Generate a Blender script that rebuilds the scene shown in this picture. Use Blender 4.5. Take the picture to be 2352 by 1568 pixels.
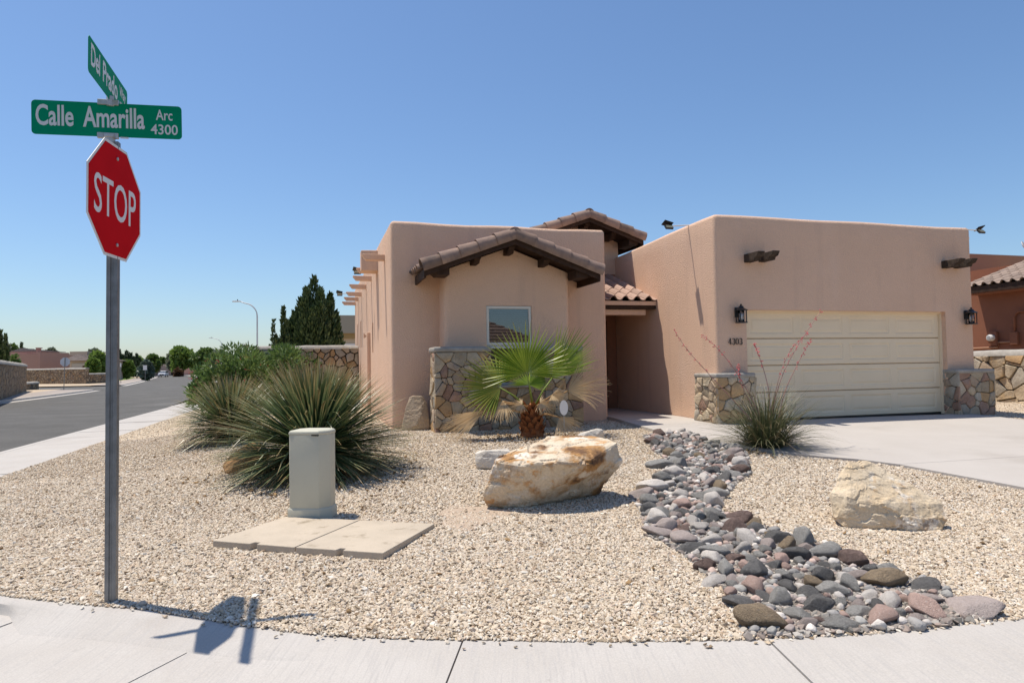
import bpy, bmesh, math, random
import numpy as np
from mathutils import Vector, Matrix, noise
R = math.radians
random.seed(7); rng = np.random.default_rng(7)
sc = bpy.context.scene
for o in list(bpy.data.objects): bpy.data.objects.remove(o)
COL = sc.collection

# ------------------------------------------------------------------ camera
EYE = 1.6
PITCH, ROLL = math.atan(56 / 1568), -0.015
cd = bpy.data.cameras.new('camera'); cd.lens = 24; cd.sensor_width = 36; cd.clip_end = 6000; cd.clip_start = .05
cam = bpy.data.objects.new('camera', cd); COL.objects.link(cam)
cam.matrix_world = Matrix.Translation((0, 0, EYE)) @ Matrix.Rotation(math.pi/2 + PITCH, 4, 'X') @ Matrix.Rotation(ROLL, 4, 'Z')
sc.camera = cam

# ------------------------------------------------------------------ sky and sun
SUN_EL = R(71)
SHADOW = Vector((.93, -.365, 0)).normalized()          # direction shadows fall on the ground
to_sun = Vector((-SHADOW.x*math.cos(SUN_EL), -SHADOW.y*math.cos(SUN_EL), math.sin(SUN_EL)))
w = bpy.data.worlds.new('World'); sc.world = w; w.use_nodes = True
nt = w.node_tree; nt.nodes.clear()
sky = nt.nodes.new('ShaderNodeTexSky'); sky.sky_type = 'NISHITA'; sky.sun_disc = False
sky.sun_elevation = SUN_EL; sky.sun_rotation = math.atan2(to_sun.x, to_sun.y)
sky.altitude = 200; sky.air_density = 1.15; sky.dust_density = .7; sky.ozone_density = 8
bg = nt.nodes.new('ShaderNodeBackground'); bg.inputs['Strength'].default_value = .124
wo = nt.nodes.new('ShaderNodeOutputWorld')
nt.links.new(sky.outputs[0], bg.inputs['Color']); nt.links.new(bg.outputs[0], wo.inputs['Surface'])
sd = bpy.data.lights.new('sun', 'SUN'); sd.energy = 5.0; sd.angle = R(.5); sd.color = (1, .93, .82)
sun = bpy.data.objects.new('sun', sd); COL.objects.link(sun)
sun.rotation_euler = to_sun.to_track_quat('Z', 'Y').to_euler(); sun.location = (0, 0, 40)
vs = sc.view_settings; vs.view_transform = 'Standard'; vs.look = 'None'; vs.exposure = 0.15; vs.gamma = 1; vs.use_curve_mapping = False
sc.cycles.use_denoising = True; sc.cycles.max_bounces = 6; sc.cycles.transparent_max_bounces = 8
sc.cycles.diffuse_bounces = 4; sc.cycles.glossy_bounces = 3; sc.cycles.caustics_reflective = False; sc.cycles.caustics_refractive = False

# ------------------------------------------------------------------ measuring helpers (pixels of the 2352-wide photograph -> metres)
F_, CX_, CY_ = 1568., 1176., 784.
MR = cam.matrix_world.to_3x3()
def ray(x, y): return MR @ Vector(((x-CX_)/F_, -(y-CY_)/F_, -1))
def G(x, y, z=0.):
    d = ray(x, y); t = (z-EYE)/d.z; return Vector((0, 0, EYE)) + d*t
def at(x, y, Y):
    d = ray(x, y); return Vector((0, 0, EYE)) + d*(Y/d.y)
TH = R(16.2); D1 = Vector((math.cos(TH), math.sin(TH), 0)); D2 = Vector((-math.sin(TH), math.cos(TH), 0))
HO = Vector((3.925, 13.062, 0))
def W(u, v, z=0): return HO + D1*u + D2*v + Vector((0, 0, z))
def L(p):
    q = Vector((p[0]-HO.x, p[1]-HO.y, 0)); return q.dot(D1), q.dot(D2)
SWZ = .08
edge_px = [(0,1365),(60,1372),(180,1385),(350,1400),(560,1435),(700,1452),(880,1463),(1050,1467),(1400,1472),(1750,1467),(2000,1455),(2200,1435),(2352,1418)]
EDGE = [G(x, y, SWZ) for x, y in edge_px]
EX = np.array([-9, -6.5] + [p.x for p in EDGE] + [4.5, 7, 14.]); EY = np.array([9.5, 6.3] + [p.y for p in EDGE] + [4.62, 5.6, 8.6])
def terr(x, y):
    """ground height of the yard (numpy friendly)"""
    x = np.asarray(x, float); y = np.asarray(y, float)
    u = (x-HO.x)*D1.x + (y-HO.y)*D1.y
    r = np.clip((y - np.interp(x, EX, EY))/8.2, 0, 1.4)
    ramp = np.where(r < .85, r, .85 + .15*(1-np.exp(-(r-.85)/.15)))
    return SWZ + .35*ramp*np.clip((u+11.9)/3.2, 0, 1)
def GT(x, y, dz=0):
    z = .1
    for _ in range(25):
        p = G(x, y, z+dz); z = float(terr(p.x, p.y))
    return Vector((p.x, p.y, z+dz))

# ------------------------------------------------------------------ object helpers
def link(o): COL.objects.link(o); return o
def tag(o, label=None, cat=None, group=None, kind=None):
    if label: o['label'] = label
    if cat: o['category'] = cat
    if group: o['group'] = group
    if kind: o['kind'] = kind
    return o
def empty(name, loc=(0,0,0), rz=0, label=None, cat=None, group=None):
    o = link(bpy.data.objects.new(name, None)); o.location = loc; o.rotation_euler = (0, 0, rz); o.empty_display_size = .1
    return tag(o, label, cat, group)
def obj(name, mesh, mat=None, parent=None, loc=None, rot=None, scale=None):
    o = link(bpy.data.objects.new(name, mesh))
    if mat is not None:
        if not mesh.materials: mesh.materials.append(mat)
        elif mesh.materials[0] is not mat:
            o.material_slots[0].link = 'OBJECT'; o.material_slots[0].material = mat
    if parent: o.parent = parent
    if loc is not None: o.location = loc
    if rot is not None: o.rotation_euler = rot
    if scale is not None: o.scale = scale
    return o
class MB:
    def __init__(s): s.v = []; s.f = []; s.c = []
    def add(s, vs, fs, col=None):
        b = len(s.v); s.v += [tuple(p) for p in vs]; s.f += [tuple(i+b for i in f) for f in fs]
        if col is not None: s.c += [col]*len(vs) if not isinstance(col, list) else col
        return s
    def box(s, x0, x1, y0, y1, z0, z1, m=None):
        vs = [Vector((x, y, z)) for z in (z0, z1) for y in (y0, y1) for x in (x0, x1)]
        if m: vs = [m @ p for p in vs]
        return s.add(vs, [(0,2,3,1),(4,5,7,6),(0,1,5,4),(2,6,7,3),(0,4,6,2),(1,3,7,5)])
    def prism(s, poly, z0, z1, m=None):
        n = len(poly); vs = [Vector((x, y, z)) for z in (z0, z1) for x, y in poly]
        if m: vs = [m @ p for p in vs]
        return s.add(vs, [tuple(range(n-1, -1, -1)), tuple(range(n, 2*n))] + [(i, (i+1) % n, n+(i+1) % n, n+i) for i in range(n)])
    def tube(s, path, rad, n=8, caps=True, col=None):
        path = [Vector(p) for p in path]; rads = rad if isinstance(rad, (list, tuple)) else [rad]*len(path)
        vs = []; up = Vector((0, 0, 1))
        for i, p in enumerate(path):
            d = (path[min(i+1, len(path)-1)] - path[max(i-1, 0)]).normalized()
            a = d.cross(up if abs(d.z) < .95 else Vector((0, 1, 0))).normalized(); b = d.cross(a)
            vs += [p + (a*math.cos(2*math.pi*k/n) + b*math.sin(2*math.pi*k/n))*rads[i] for k in range(n)]
        fs = [(i*n+k, i*n+(k+1) % n, (i+1)*n+(k+1) % n, (i+1)*n+k) for i in range(len(path)-1) for k in range(n)]
        if caps: fs += [tuple(range(n)), tuple(range((len(path)-1)*n, len(path)*n))[::-1]]
        return s.add(vs, fs, col)
    def lathe(s, prof, n=16, c=(0,0,0)):
        vs = [(c[0]+r*math.cos(2*math.pi*k/n), c[1]+r*math.sin(2*math.pi*k/n), c[2]+z) for r, z in prof for k in range(n)]
        fs = [(i*n+k, i*n+(k+1) % n, (i+1)*n+(k+1) % n, (i+1)*n+k) for i in range(len(prof)-1) for k in range(n)]
        fs += [tuple(range(n))[::-1], tuple(range((len(prof)-1)*n, len(prof)*n))]
        return s.add(vs, fs)
    def mesh(s, name, smooth=False, fix=True):
        me = bpy.data.meshes.new(name); me.from_pydata(s.v, [], s.f)
        if s.c:
            a = me.color_attributes.new('Col', 'FLOAT_COLOR', 'POINT')
            a.data.foreach_set('color', np.array([(c[0], c[1], c[2], 1) for c in s.c], np.float32).ravel())
        if fix:
            bm = bmesh.new(); bm.from_mesh(me); bmesh.ops.recalc_face_normals(bm, faces=bm.faces); bm.to_mesh(me); bm.free()
        if smooth: me.polygons.foreach_set('use_smooth', [True]*len(me.polygons))
        me.update(); return me
    def build(s, name, mat, parent=None, smooth=False, bevel=0, seg=2, loc=None, rot=None, angle=None, fix=True):
        me = s.mesh(name, smooth, fix)
        if bevel:
            bm = bmesh.new(); bm.from_mesh(me)
            es = [e for e in bm.edges if len(e.link_faces) == 2 and e.calc_face_angle(0) > R(30)]
            bmesh.ops.bevel(bm, geom=es, offset=bevel, segments=seg, affect='EDGES', profile=.5, clamp_overlap=True)
            bm.to_mesh(me); bm.free()
        if angle: me.polygons.foreach_set('use_smooth', [True]*len(me.polygons)); me.set_sharp_from_angle(angle=R(angle))
        return obj(name, me, mat, parent, loc, rot)
def copy_tree(o, parent=None):
    c = o.copy(); link(c); c.parent = parent
    for ch in o.children: copy_tree(ch, c)
    return c
def frame(origin, x, z):
    """matrix with given x axis and approximate z axis"""
    x = Vector(x).normalized(); z = Vector(z); y = z.cross(x).normalized(); z = x.cross(y)
    m = Matrix((x, y, z)).transposed().to_4x4(); m.translation = Vector(origin); return m

# ------------------------------------------------------------------ materials
def nd(nt, t, **k):
    n = nt.nodes.new(t)
    for a, b in k.items():
        if a in n.inputs: n.inputs[a].default_value = b
        else: setattr(n, a, b)
    return n
def mat(name, base, rough=.85, var=None, scale=3., detail=6, lo=.35, hi=.65, spots=None, bump=0., bscale=80., bdetail=4, metal=0., spec=.3, rnd=0., vorbump=None, coat=0, coord='Object', fine=0., fscale=200., streaks=None):
    m = bpy.data.materials.new(name); m.use_nodes = True; nt = m.node_tree; lk = nt.links.new
    b = nt.nodes['Principled BSDF']
    b.inputs['Roughness'].default_value = rough; b.inputs['Metallic'].default_value = metal; b.inputs['Specular IOR Level'].default_value = spec
    if coat: b.inputs['Coat Weight'].default_value = coat
    b.inputs['Base Color'].default_value = (*base, 1)
    tc = nd(nt, 'ShaderNodeTexCoord'); vec = tc.outputs[coord]; cur = None
    if rnd:
        oi = nd(nt, 'ShaderNodeObjectInfo'); ad = nd(nt, 'ShaderNodeVectorMath', operation='ADD'); sc_ = nd(nt, 'ShaderNodeVectorMath', operation='SCALE'); sc_.inputs[3].default_value = 37.
        cmb = nd(nt, 'ShaderNodeCombineXYZ'); 
        for i in range(3): lk(oi.outputs['Random'], cmb.inputs[i])
        lk(cmb.outputs[0], sc_.inputs[0]); lk(vec, ad.inputs[0]); lk(sc_.outputs[0], ad.inputs[1]); vec = ad.outputs[0]
    def noise_fac(s, lo_, hi_, det=6):
        n = nd(nt, 'ShaderNodeTexNoise', Scale=s, Detail=det, Roughness=.6); lk(vec, n.inputs['Vector'])
        r = nd(nt, 'ShaderNodeMapRange'); r.inputs[1].default_value = lo_; r.inputs[2].default_value = hi_; lk(n.outputs['Fac'], r.inputs[0]); return r.outputs[0]
    def mix(a, bcol, fac):
        x = nd(nt, 'ShaderNodeMix', data_type='RGBA'); 
        if isinstance(a, tuple): x.inputs[6].default_value = (*a, 1)
        else: lk(a, x.inputs[6])
        if isinstance(bcol, tuple): x.inputs[7].default_value = (*bcol, 1)
        else: lk(bcol, x.inputs[7])
        if isinstance(fac, float): x.inputs[0].default_value = fac
        else: lk(fac, x.inputs[0])
        return x.outputs[2]
    cur = base
    if var: cur = mix(cur, var, noise_fac(scale, lo, hi, detail))
    for sp in (spots or []): cur = mix(cur, sp[0], noise_fac(sp[1], sp[2], sp[3]))
    for stc, ssc, slo, shi in (streaks or []):
        mp = nd(nt, 'ShaderNodeMapping'); mp.inputs['Scale'].default_value = ssc; lk(vec, mp.inputs[0])
        n = nd(nt, 'ShaderNodeTexNoise', Scale=1., Detail=4, Roughness=.55); lk(mp.outputs[0], n.inputs['Vector'])
        r = nd(nt, 'ShaderNodeMapRange'); r.inputs[1].default_value = slo; r.inputs[2].default_value = shi; lk(n.outputs['Fac'], r.inputs[0]); cur = mix(cur, stc, r.outputs[0])
    if fine:
        hs = nd(nt, 'ShaderNodeHueSaturation'); 
        if isinstance(cur, tuple): hs.inputs['Color'].default_value = (*cur, 1)
        else: lk(cur, hs.inputs['Color'])
        n = nd(nt, 'ShaderNodeTexNoise', Scale=fscale, Detail=3); lk(vec, n.inputs['Vector'])
        r = nd(nt, 'ShaderNodeMapRange'); r.inputs[1].default_value = .3; r.inputs[2].default_value = .7; r.inputs[3].default_value = 1-fine; r.inputs[4].default_value = 1+fine
        lk(n.outputs['Fac'], r.inputs[0]); lk(r.outputs[0], hs.inputs['Value']); cur = hs.outputs[0]
    if rnd:
        hs = nd(nt, 'ShaderNodeHueSaturation')
        if isinstance(cur, tuple): hs.inputs['Color'].default_value = (*cur, 1)
        else: lk(cur, hs.inputs['Color'])
        r = nd(nt, 'ShaderNodeMapRange'); r.inputs[3].default_value = 1-rnd; r.inputs[4].default_value = 1+rnd
        lk(oi.outputs['Random'], r.inputs[0]); lk(r.outputs[0], hs.inputs['Value']); cur = hs.outputs[0]
    if not isinstance(cur, tuple): lk(cur, b.inputs['Base Color'])
    if bump:
        n = nd(nt, 'ShaderNodeTexNoise', Scale=bscale, Detail=bdetail); lk(vec, n.inputs['Vector'])
        bp = nd(nt, 'ShaderNodeBump', Strength=bump, Distance=.02); lk(n.outputs['Fac'], bp.inputs['Height']); last = bp
        if vorbump:
            vo = nd(nt, 'ShaderNodeTexVoronoi', Scale=vorbump[0]); lk(vec, vo.inputs['Vector'])
            b2 = nd(nt, 'ShaderNodeBump', Strength=vorbump[1], Distance=vorbump[2]); lk(vo.outputs['Distance'], b2.inputs['Height']); lk(bp.outputs[0], b2.inputs['Normal']); last = b2
        lk(last.outputs[0], b.inputs['Normal'])
    m['p'] = 1
    return m
def leafmat(name, c0, c1, tip=None, trans=.25, rough=.55, spec=.35):
    """vertex colour: r = random per leaf, g = position along the leaf, b = dryness"""
    m = bpy.data.materials.new(name); m.use_nodes = True; nt = m.node_tree; lk = nt.links.new
    b = nt.nodes['Principled BSDF']; b.inputs['Roughness'].default_value = rough; b.inputs['Specular IOR Level'].default_value = spec
    a = nd(nt, 'ShaderNodeAttribute', attribute_name='Col'); s = nd(nt, 'ShaderNodeSeparateColor'); lk(a.outputs['Color'], s.inputs[0])
    x = nd(nt, 'ShaderNodeMix', data_type='RGBA'); x.inputs[6].default_value = (*c0, 1); x.inputs[7].default_value = (*c1, 1); lk(s.outputs[0], x.inputs[0]); cur = x.outputs[2]
    if tip:
        mx = nd(nt, 'ShaderNodeMath', operation='MAXIMUM'); pw = nd(nt, 'ShaderNodeMath', operation='POWER'); pw.inputs[1].default_value = 7
        lk(s.outputs[1], pw.inputs[0]); lk(pw.outputs[0], mx.inputs[0]); lk(s.outputs[2], mx.inputs[1])
        y = nd(nt, 'ShaderNodeMix', data_type='RGBA'); y.inputs[7].default_value = (*tip, 1); lk(cur, y.inputs[6]); lk(mx.outputs[0], y.inputs[0]); cur = y.outputs[2]
    lk(cur, b.inputs['Base Color'])
    if trans:
        t = nd(nt, 'ShaderNodeBsdfTranslucent'); lk(cur, t.inputs['Color']); ms = nd(nt, 'ShaderNodeMixShader'); ms.inputs[0].default_value = trans
        lk(b.outputs[0], ms.inputs[1]); lk(t.outputs[0], ms.inputs[2]); lk(ms.outputs[0], nt.nodes['Material Output'].inputs['Surface'])
    return m
def emptyglass(name, tint=(.6,.65,.7), refl=.35):
    m = bpy.data.materials.new(name); m.use_nodes = True; nt = m.node_tree; lk = nt.links.new; nt.nodes.remove(nt.nodes['Principled BSDF'])
    t = nd(nt, 'ShaderNodeBsdfTransparent'); t.inputs[0].default_value = (*tint, 1); g = nd(nt, 'ShaderNodeBsdfGlossy'); g.inputs['Roughness'].default_value = .01
    f = nd(nt, 'ShaderNodeFresnel'); f.inputs[0].default_value = 1.5; ad = nd(nt, 'ShaderNodeMath', operation='ADD'); ad.inputs[1].default_value = refl; lk(f.outputs[0], ad.inputs[0])
    ms = nd(nt, 'ShaderNodeMixShader'); lk(ad.outputs[0], ms.inputs[0]); lk(t.outputs[0], ms.inputs[1]); lk(g.outputs[0], ms.inputs[2]); lk(ms.outputs[0], nt.nodes['Material Output'].inputs['Surface']); return m

STUCCO = mat('stucco', (.745,.505,.36), .92, (.70,.47,.332), .7, lo=.3, hi=.7, streaks=[((.645,.435,.315), (3.5,3.5,.35), .55, .78), ((.74,.52,.39), (1.2,1.2,.5), .55, .8)], bump=.9, bscale=48, bdetail=8, spec=.1, fine=.09, fscale=70)
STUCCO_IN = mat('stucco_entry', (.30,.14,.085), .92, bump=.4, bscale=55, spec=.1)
CONC = mat('sidewalk_concrete', (.462,.432,.398), .9, (.425,.392,.355), 1.3, spots=[((.36,.32,.285), .6, .56, .75), ((.31,.28,.25), 5, .66, .78)], streaks=[((.40,.375,.35), (70,3,3), .48, .7)], bump=.12, bscale=140, spec=.15, fine=.08, fscale=110, coord='Object')
DRIVE = mat('driveway_concrete', (.445,.41,.375), .9, (.415,.38,.345), .8, spots=[((.37,.335,.30), 7, .66, .8), ((.375,.34,.305), .5, .56, .7)], bump=.1, bscale=120, spec=.15, fine=.05)
ASPH = mat('asphalt', (.105,.101,.095), .95, (.13,.125,.118), .6, spots=[((.16,.153,.142), .25, .58, .75)], bump=.6, bscale=150, spec=.1, fine=.3, fscale=60)
DIRT = mat('dirt', (.40,.32,.24), .95, (.32,.25,.18), .3, bump=.5, bscale=30, spec=.05, fine=.2, fscale=25)
WOODD = mat('dark_wood', (.035,.018,.011), .75, (.055,.030,.019), 8, bump=.4, bscale=60, spec=.2)
TILE = mat('roof_tile', (.30,.205,.155), .85, (.20,.14,.115), 4, spots=[((.13,.105,.095), 2.2, .54, .70)], bump=.3, bscale=60, spec=.15, rnd=.28)
CREAM = mat('garage_cream', (.82,.67,.47), .6, (.78,.635,.44), 1.2, bump=.03, bscale=200, spec=.25)
WHITE = mat('white_paint', (.72,.70,.66), .5, spec=.3)
BLACK = mat('black_metal', (.012,.012,.013), .4, spec=.5)
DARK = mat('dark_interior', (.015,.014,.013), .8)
CAPM = mat('mortar_cap', (.40,.37,.33), .95, (.30,.275,.24), 6, bump=.5, bscale=50, spec=.1)
MORTAR = mat('mortar', (.10,.08,.065), .95, (.06,.048,.04), 9, bump=.6, bscale=40, spec=.05)
STONES = [mat('stone_'+n, c, .9, v, 5, spots=[(s, 3, .55, .7)], bump=.9, bscale=20, bdetail=9, spec=.1, rnd=.16, fine=.12, fscale=45) for n, c, v, s in [
    ('buff', (.48,.385,.27), (.39,.305,.21), (.50,.35,.19)), ('tan', (.42,.325,.235), (.34,.26,.19), (.45,.29,.15)), ('pink', (.37,.24,.175), (.29,.18,.13), (.41,.28,.19)),
    ('grey', (.41,.365,.295), (.32,.28,.225), (.37,.31,.23)), ('ochre', (.45,.295,.15), (.38,.255,.145), (.33,.21,.12)), ('cream', (.46,.39,.29), (.37,.30,.21), (.44,.31,.18))]]

# ================================================================== SETTING
def structure(o): o['kind'] = 'structure'; return o
def grid_sheet(name, us, vs_, zf, m, parent=None):
    nu, nv = len(us), len(vs_)
    vs = []
    for v in vs_:
        for u in us:
            p = W(u, v); vs.append((p.x, p.y, zf(u, v, p)))
    fs = [(j*nu+i, j*nu+i+1, (j+1)*nu+i+1, (j+1)*nu+i) for j in range(nv-1) for i in range(nu-1)]
    return structure(MB().add(vs, fs).build(name, m, parent, smooth=True))
# far ground to the horizon
structure(MB().add([(-3000,-3000,-.30),(3000,-3000,-.30),(3000,3000,-.30),(-3000,3000,-.30)], [(0,1,2,3)]).build('ground', DIRT))

# --- gravel yard base: cells of crushed stone, real stones lie on top of it
def gravel_base():
    m = bpy.data.materials.new('gravel_base'); m.use_nodes = True; nt = m.node_tree; lk = nt.links.new; b = nt.nodes['Principled BSDF']
    b.inputs['Roughness'].default_value = .95; b.inputs['Specular IOR Level'].default_value = .08
    tc = nd(nt, 'ShaderNodeTexCoord'); vo = nd(nt, 'ShaderNodeTexVoronoi', Scale=34.); lk(tc.outputs['Object'], vo.inputs['Vector'])
    cr = nd(nt, 'ShaderNodeValToRGB'); s = nd(nt, 'ShaderNodeSeparateColor'); lk(vo.outputs['Color'], s.inputs[0]); lk(s.outputs[0], cr.inputs[0])
    e = cr.color_ramp.elements; e[0].color = (.34,.255,.165,1); e[1].color = (.62,.52,.39,1)
    x = e.new(.35); x.color = (.52,.43,.32,1); x = e.new(.7); x.color = (.58,.49,.38,1); x = e.new(.9); x.color = (.45,.33,.22,1)
    lk(cr.outputs[0], b.inputs['Base Color'])
    bp = nd(nt, 'ShaderNodeBump', Strength=1., Distance=.02); bp.invert = True; lk(vo.outputs['Distance'], bp.inputs['Height']); lk(bp.outputs[0], b.inputs['Normal'])
    return m
GRAVB = gravel_base()
us = np.concatenate([np.linspace(-11.9, -6, 24), np.linspace(-5.8, 0, 24), np.linspace(.3, 14, 40)])
grid_sheet('yard', us, np.linspace(-9.5, 24, 100), lambda u, v, p: (float(terr(p.x, p.y)) if p.y > np.interp(p.x, EX, EY)-.05 else -.05) - .004, GRAVB)
grid_sheet('neighbour_yard', np.linspace(14.01, 60, 10), np.linspace(-9.5, 60, 20), lambda u, v, p: .40, GRAVB)

# --- sidewalk band around the corner
def smooth_path(pts, step=.12, it=3):
    pts = [Vector((p[0], p[1])) for p in pts]
    d = [0]
    for a, b in zip(pts, pts[1:]): d.append(d[-1] + (b-a).length)
    s = np.arange(0, d[-1], step); X = np.interp(s, d, [p.x for p in pts]); Y = np.interp(s, d, [p.y for p in pts])
    for _ in range(it):
        X[1:-1] = (X[:-2]+2*X[1:-1]+X[2:])/4; Y[1:-1] = (Y[:-2]+2*Y[1:-1]+Y[2:])/4
    return [Vector((x, y)) for x, y in zip(X, Y)]
corner = [W(-11.85, v) for v in (44, 30, 15, 5, 0, -1.6)] + [Vector((-6.35, 6.6, 0)), Vector((-5.6, 5.85, 0)), Vector((-4.6, 5.25, 0))]
PATH = smooth_path(corner + EDGE + [Vector((4.5,4.62,0)), Vector((7,5.6,0)), Vector((14,8.6,0))], .12, 10)
NRM = []
for i in range(len(PATH)):
    d = (PATH[min(i+1, len(PATH)-1)] - PATH[max(i-1, 0)]).normalized(); NRM.append(Vector((d.y, -d.x)))
def idx_near(p): return min(range(len(PATH)), key=lambda i: (PATH[i]-Vector((p[0], p[1]))).length)
jx = [idx_near(G(495,1440,SWZ)), idx_near(G(1055,1467,SWZ)), idx_near(G(1755,1467,SWZ))]
joints = []
k = jx[0]
while k > 0: joints.append(k); k -= 13
k = jx[1]; joints.append(k); k = jx[2]
while k < len(PATH): joints.append(k); k += 15
joints = sorted(set(joints+[0, len(PATH)-1]))
def hdrop(i):
    p = PATH[i]; return .075*max(0., min(1., (-.8-p.x)/2.3))*max(0., min(1., (6.9-p.y)/1.2))
sidewalk = empty('sidewalk'); sidewalk['kind'] = 'structure'
SWW = 1.35
def band_part(name, i0, i1, prof, m, parent=None, gap=0.):
    """prof: function i -> list of (offset outward, z)"""
    vs = []; n = None
    for i in range(i0, i1+1):
        p, q = PATH[i], NRM[i]; t = Vector((-q.y, q.x))
        sh = gap if i == i0 else (-gap if i == i1 else 0)
        pr = prof(i); n = len(pr)
        for o, z in pr: vs.append((p.x+q.x*o+t.x*sh, p.y+q.y*o+t.y*sh, z))
    m_ = i1-i0+1
    fs = [(a*n+b, a*n+b+1, (a+1)*n+b+1, (a+1)*n+b) for a in range(m_-1) for b in range(n-1)]
    fs += [tuple(range(n)), tuple((m_-1)*n+b for b in range(n))[::-1]]
    return MB().add(vs, fs).build(name, m, parent)
for a, b in zip(joints, joints[1:]):
    if b-a < 2: continue
    dz = random.uniform(-.004, .004)
    band_part('slab', a, b, lambda i: [(.0, -.2), (0, SWZ+dz-.006-hdrop(i)), (.008, SWZ+dz-hdrop(i)), (SWW-.008, SWZ+dz-.012-hdrop(i)), (SWW, SWZ+dz-.02-hdrop(i)), (SWW, -.2)], CONC, sidewalk, .005)
# base seen in the joints
structure(band_part('sidewalk_base', 0, len(PATH)-1, lambda i: [(.02, -.25), (.02, SWZ-.02-hdrop(i)), (SWW-.02, SWZ-.035-hdrop(i)), (SWW-.02, -.25)], mat('joint', (.16,.13,.11), .95), sidewalk))
def kerb_prof(i): 
    return [(SWW+.004, -.2), (SWW+.004, SWZ-.015-hdrop(i)), (SWW+.16, SWZ-.02-hdrop(i)), (SWW+.24, SWZ-.07-hdrop(i)*.3), (SWW+.34, SWZ-.105), (SWW+.6, SWZ-.11), (SWW+.6, -.2)]
structure(band_part('kerb', 0, len(PATH)-1, kerb_prof, CONC))
# standing kerb that dies into the ramp along the gravel edge
iL, iR = idx_near((-5.6, 5.8)), idx_near((-.75, 4.0))
def back_prof(i):
    x = PATH[i].x; h = hdrop(i); dz_s = -h; dz_ = -.03*max(0., 1-h/.012); wslope = .02 + .20*max(0., min(1., (x+3.30)/.35))
    SWZ = globals()['SWZ']-h
    return [(-.03, -.1), (-.03, SWZ+h*.9-.004+dz_), (-.01, SWZ+h-.004+dz_), (.075, SWZ+h-.004+dz_), (.11, SWZ+h*.85-.004+dz_), (.11+wslope*.5, SWZ+h*.33+dz_), (.11+wslope, SWZ+.003+dz_), (.12+wslope*1.15, SWZ-.02+dz_)]
o = structure(band_part('kerb_wing', iL, iR, back_prof, CONC)); o.data.polygons.foreach_set('use_smooth', [True]*len(o.data.polygons)); o.data.set_sharp_from_angle(angle=R(50))

# --- streets
SV = [-60,15,55,72,110,190,260,330]; SS = [0,0,-2.6,-5,-11,-25,-40,-60]
vv = np.linspace(-60, 330, 196); sh = np.interp(vv, SV, SS)
for _ in range(30): sh[1:-1] = (sh[:-2]+2*sh[1:-1]+sh[2:])/4
def shift(v): return float(np.interp(v, vv, sh))
RD_L, RD_R = -22.9, -13.5
def strip(name, a, b, v0, v1, z, m, dv=2.5, zb=None):
    n = max(2, int((v1-v0)/dv)); vs = []
    for v in np.linspace(v0, v1, n):
        s = shift(v)
        for u in (a, b): p = W(u+s, v); vs.append((p.x, p.y, z))
    return structure(MB().add(vs, [(2*i, 2*i+1, 2*i+3, 2*i+2) for i in range(n-1)]).build(name, m))
strip('street', RD_L-.02, RD_R+.3, -60, 330, -.020, ASPH)
# street where the camera stands, in front of the lot
vs = []
for i in range(0, len(PATH), 4):
    if PATH[i].x > -6.6:
        p, q = PATH[i], NRM[i]
        for o_ in (SWW+.45, SWW+11): vs.append((p.x+q.x*o_, p.y+q.y*o_, -.028))
structure(MB().add(vs, [(2*i, 2*i+1, 2*i+3, 2*i+2) for i in range(len(vs)//2-1)]).build('front_street', ASPH))
# far pavement, kerb and gravel across the street
def kerb_line(name, u, v0, v1, side, z0=-.02, h=.13, wd=.16):
    n = max(2, int((v1-v0)/2.5)); vs = []
    for v in np.linspace(v0, v1, n):
        s = shift(v)
        for du, z in ((0, z0-.1), (0, z0+h*.9), (side*.03, z0+h), (side*wd, z0+h)): p = W(u+s+du, v); vs.append((p.x, p.y, z))
    return structure(MB().add(vs, [(4*i+k, 4*i+k+1, 4*i+5+k, 4*i+4+k) for i in range(n-1) for k in range(3)]).build(name, CONC))
PAVE = mat('far_pavement', (.36,.31,.275), .95, (.31,.27,.24), .5, spec=.1)
SAND = mat('sand_gravel', (.50,.40,.29), .95, (.42,.33,.235), 1.5, spec=.05, fine=.2, fscale=12)
for v0, v1 in ((28, 56), (76, 150), (156, 196)):
    kerb_line('far_kerb', RD_L, v0, v1, -1); strip('gutter', RD_L, RD_L+.55, v0, v1, -.014, CONC)
    strip('far_pavement', RD_L-.15, RD_L-3.0, v0, v1, .11, PAVE)
strip('sand_verge', RD_L-3.0, RD_L-30, 20, 59, .106, SAND); strip('sand_verge', RD_L-3.0, RD_L-50, 75, 190, .106, SAND)
strip('sand_verge', RD_L-50, 20, 196, 330, -.03-.1, SAND)
strip('driveway_apron', RD_L-.16, RD_L-12, 20, 28, .0, CONC)
# side street running off to the left
vs = [W(-22.6+shift(57), 57, -.016), W(-22.6+shift(57), 75, -.016), W(-90, 93, -.016), W(-90, 77, -.016)]
structure(MB().add(vs, [(0,1,2,3)]).build('side_street', ASPH))
# right-hand side of the street beyond the lot
strip('pavement', RD_R+.3, RD_R+1.8, 44.2, 260, .06, CONC); kerb_line('kerb', RD_R+.16, 44.2, 118, 1, h=.08); kerb_line('kerb', RD_R+.16, 124, 260, 1, h=.08)
strip('verge', RD_R+1.8, RD_R+30, 24.2, 260, .05, SAND)

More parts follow.
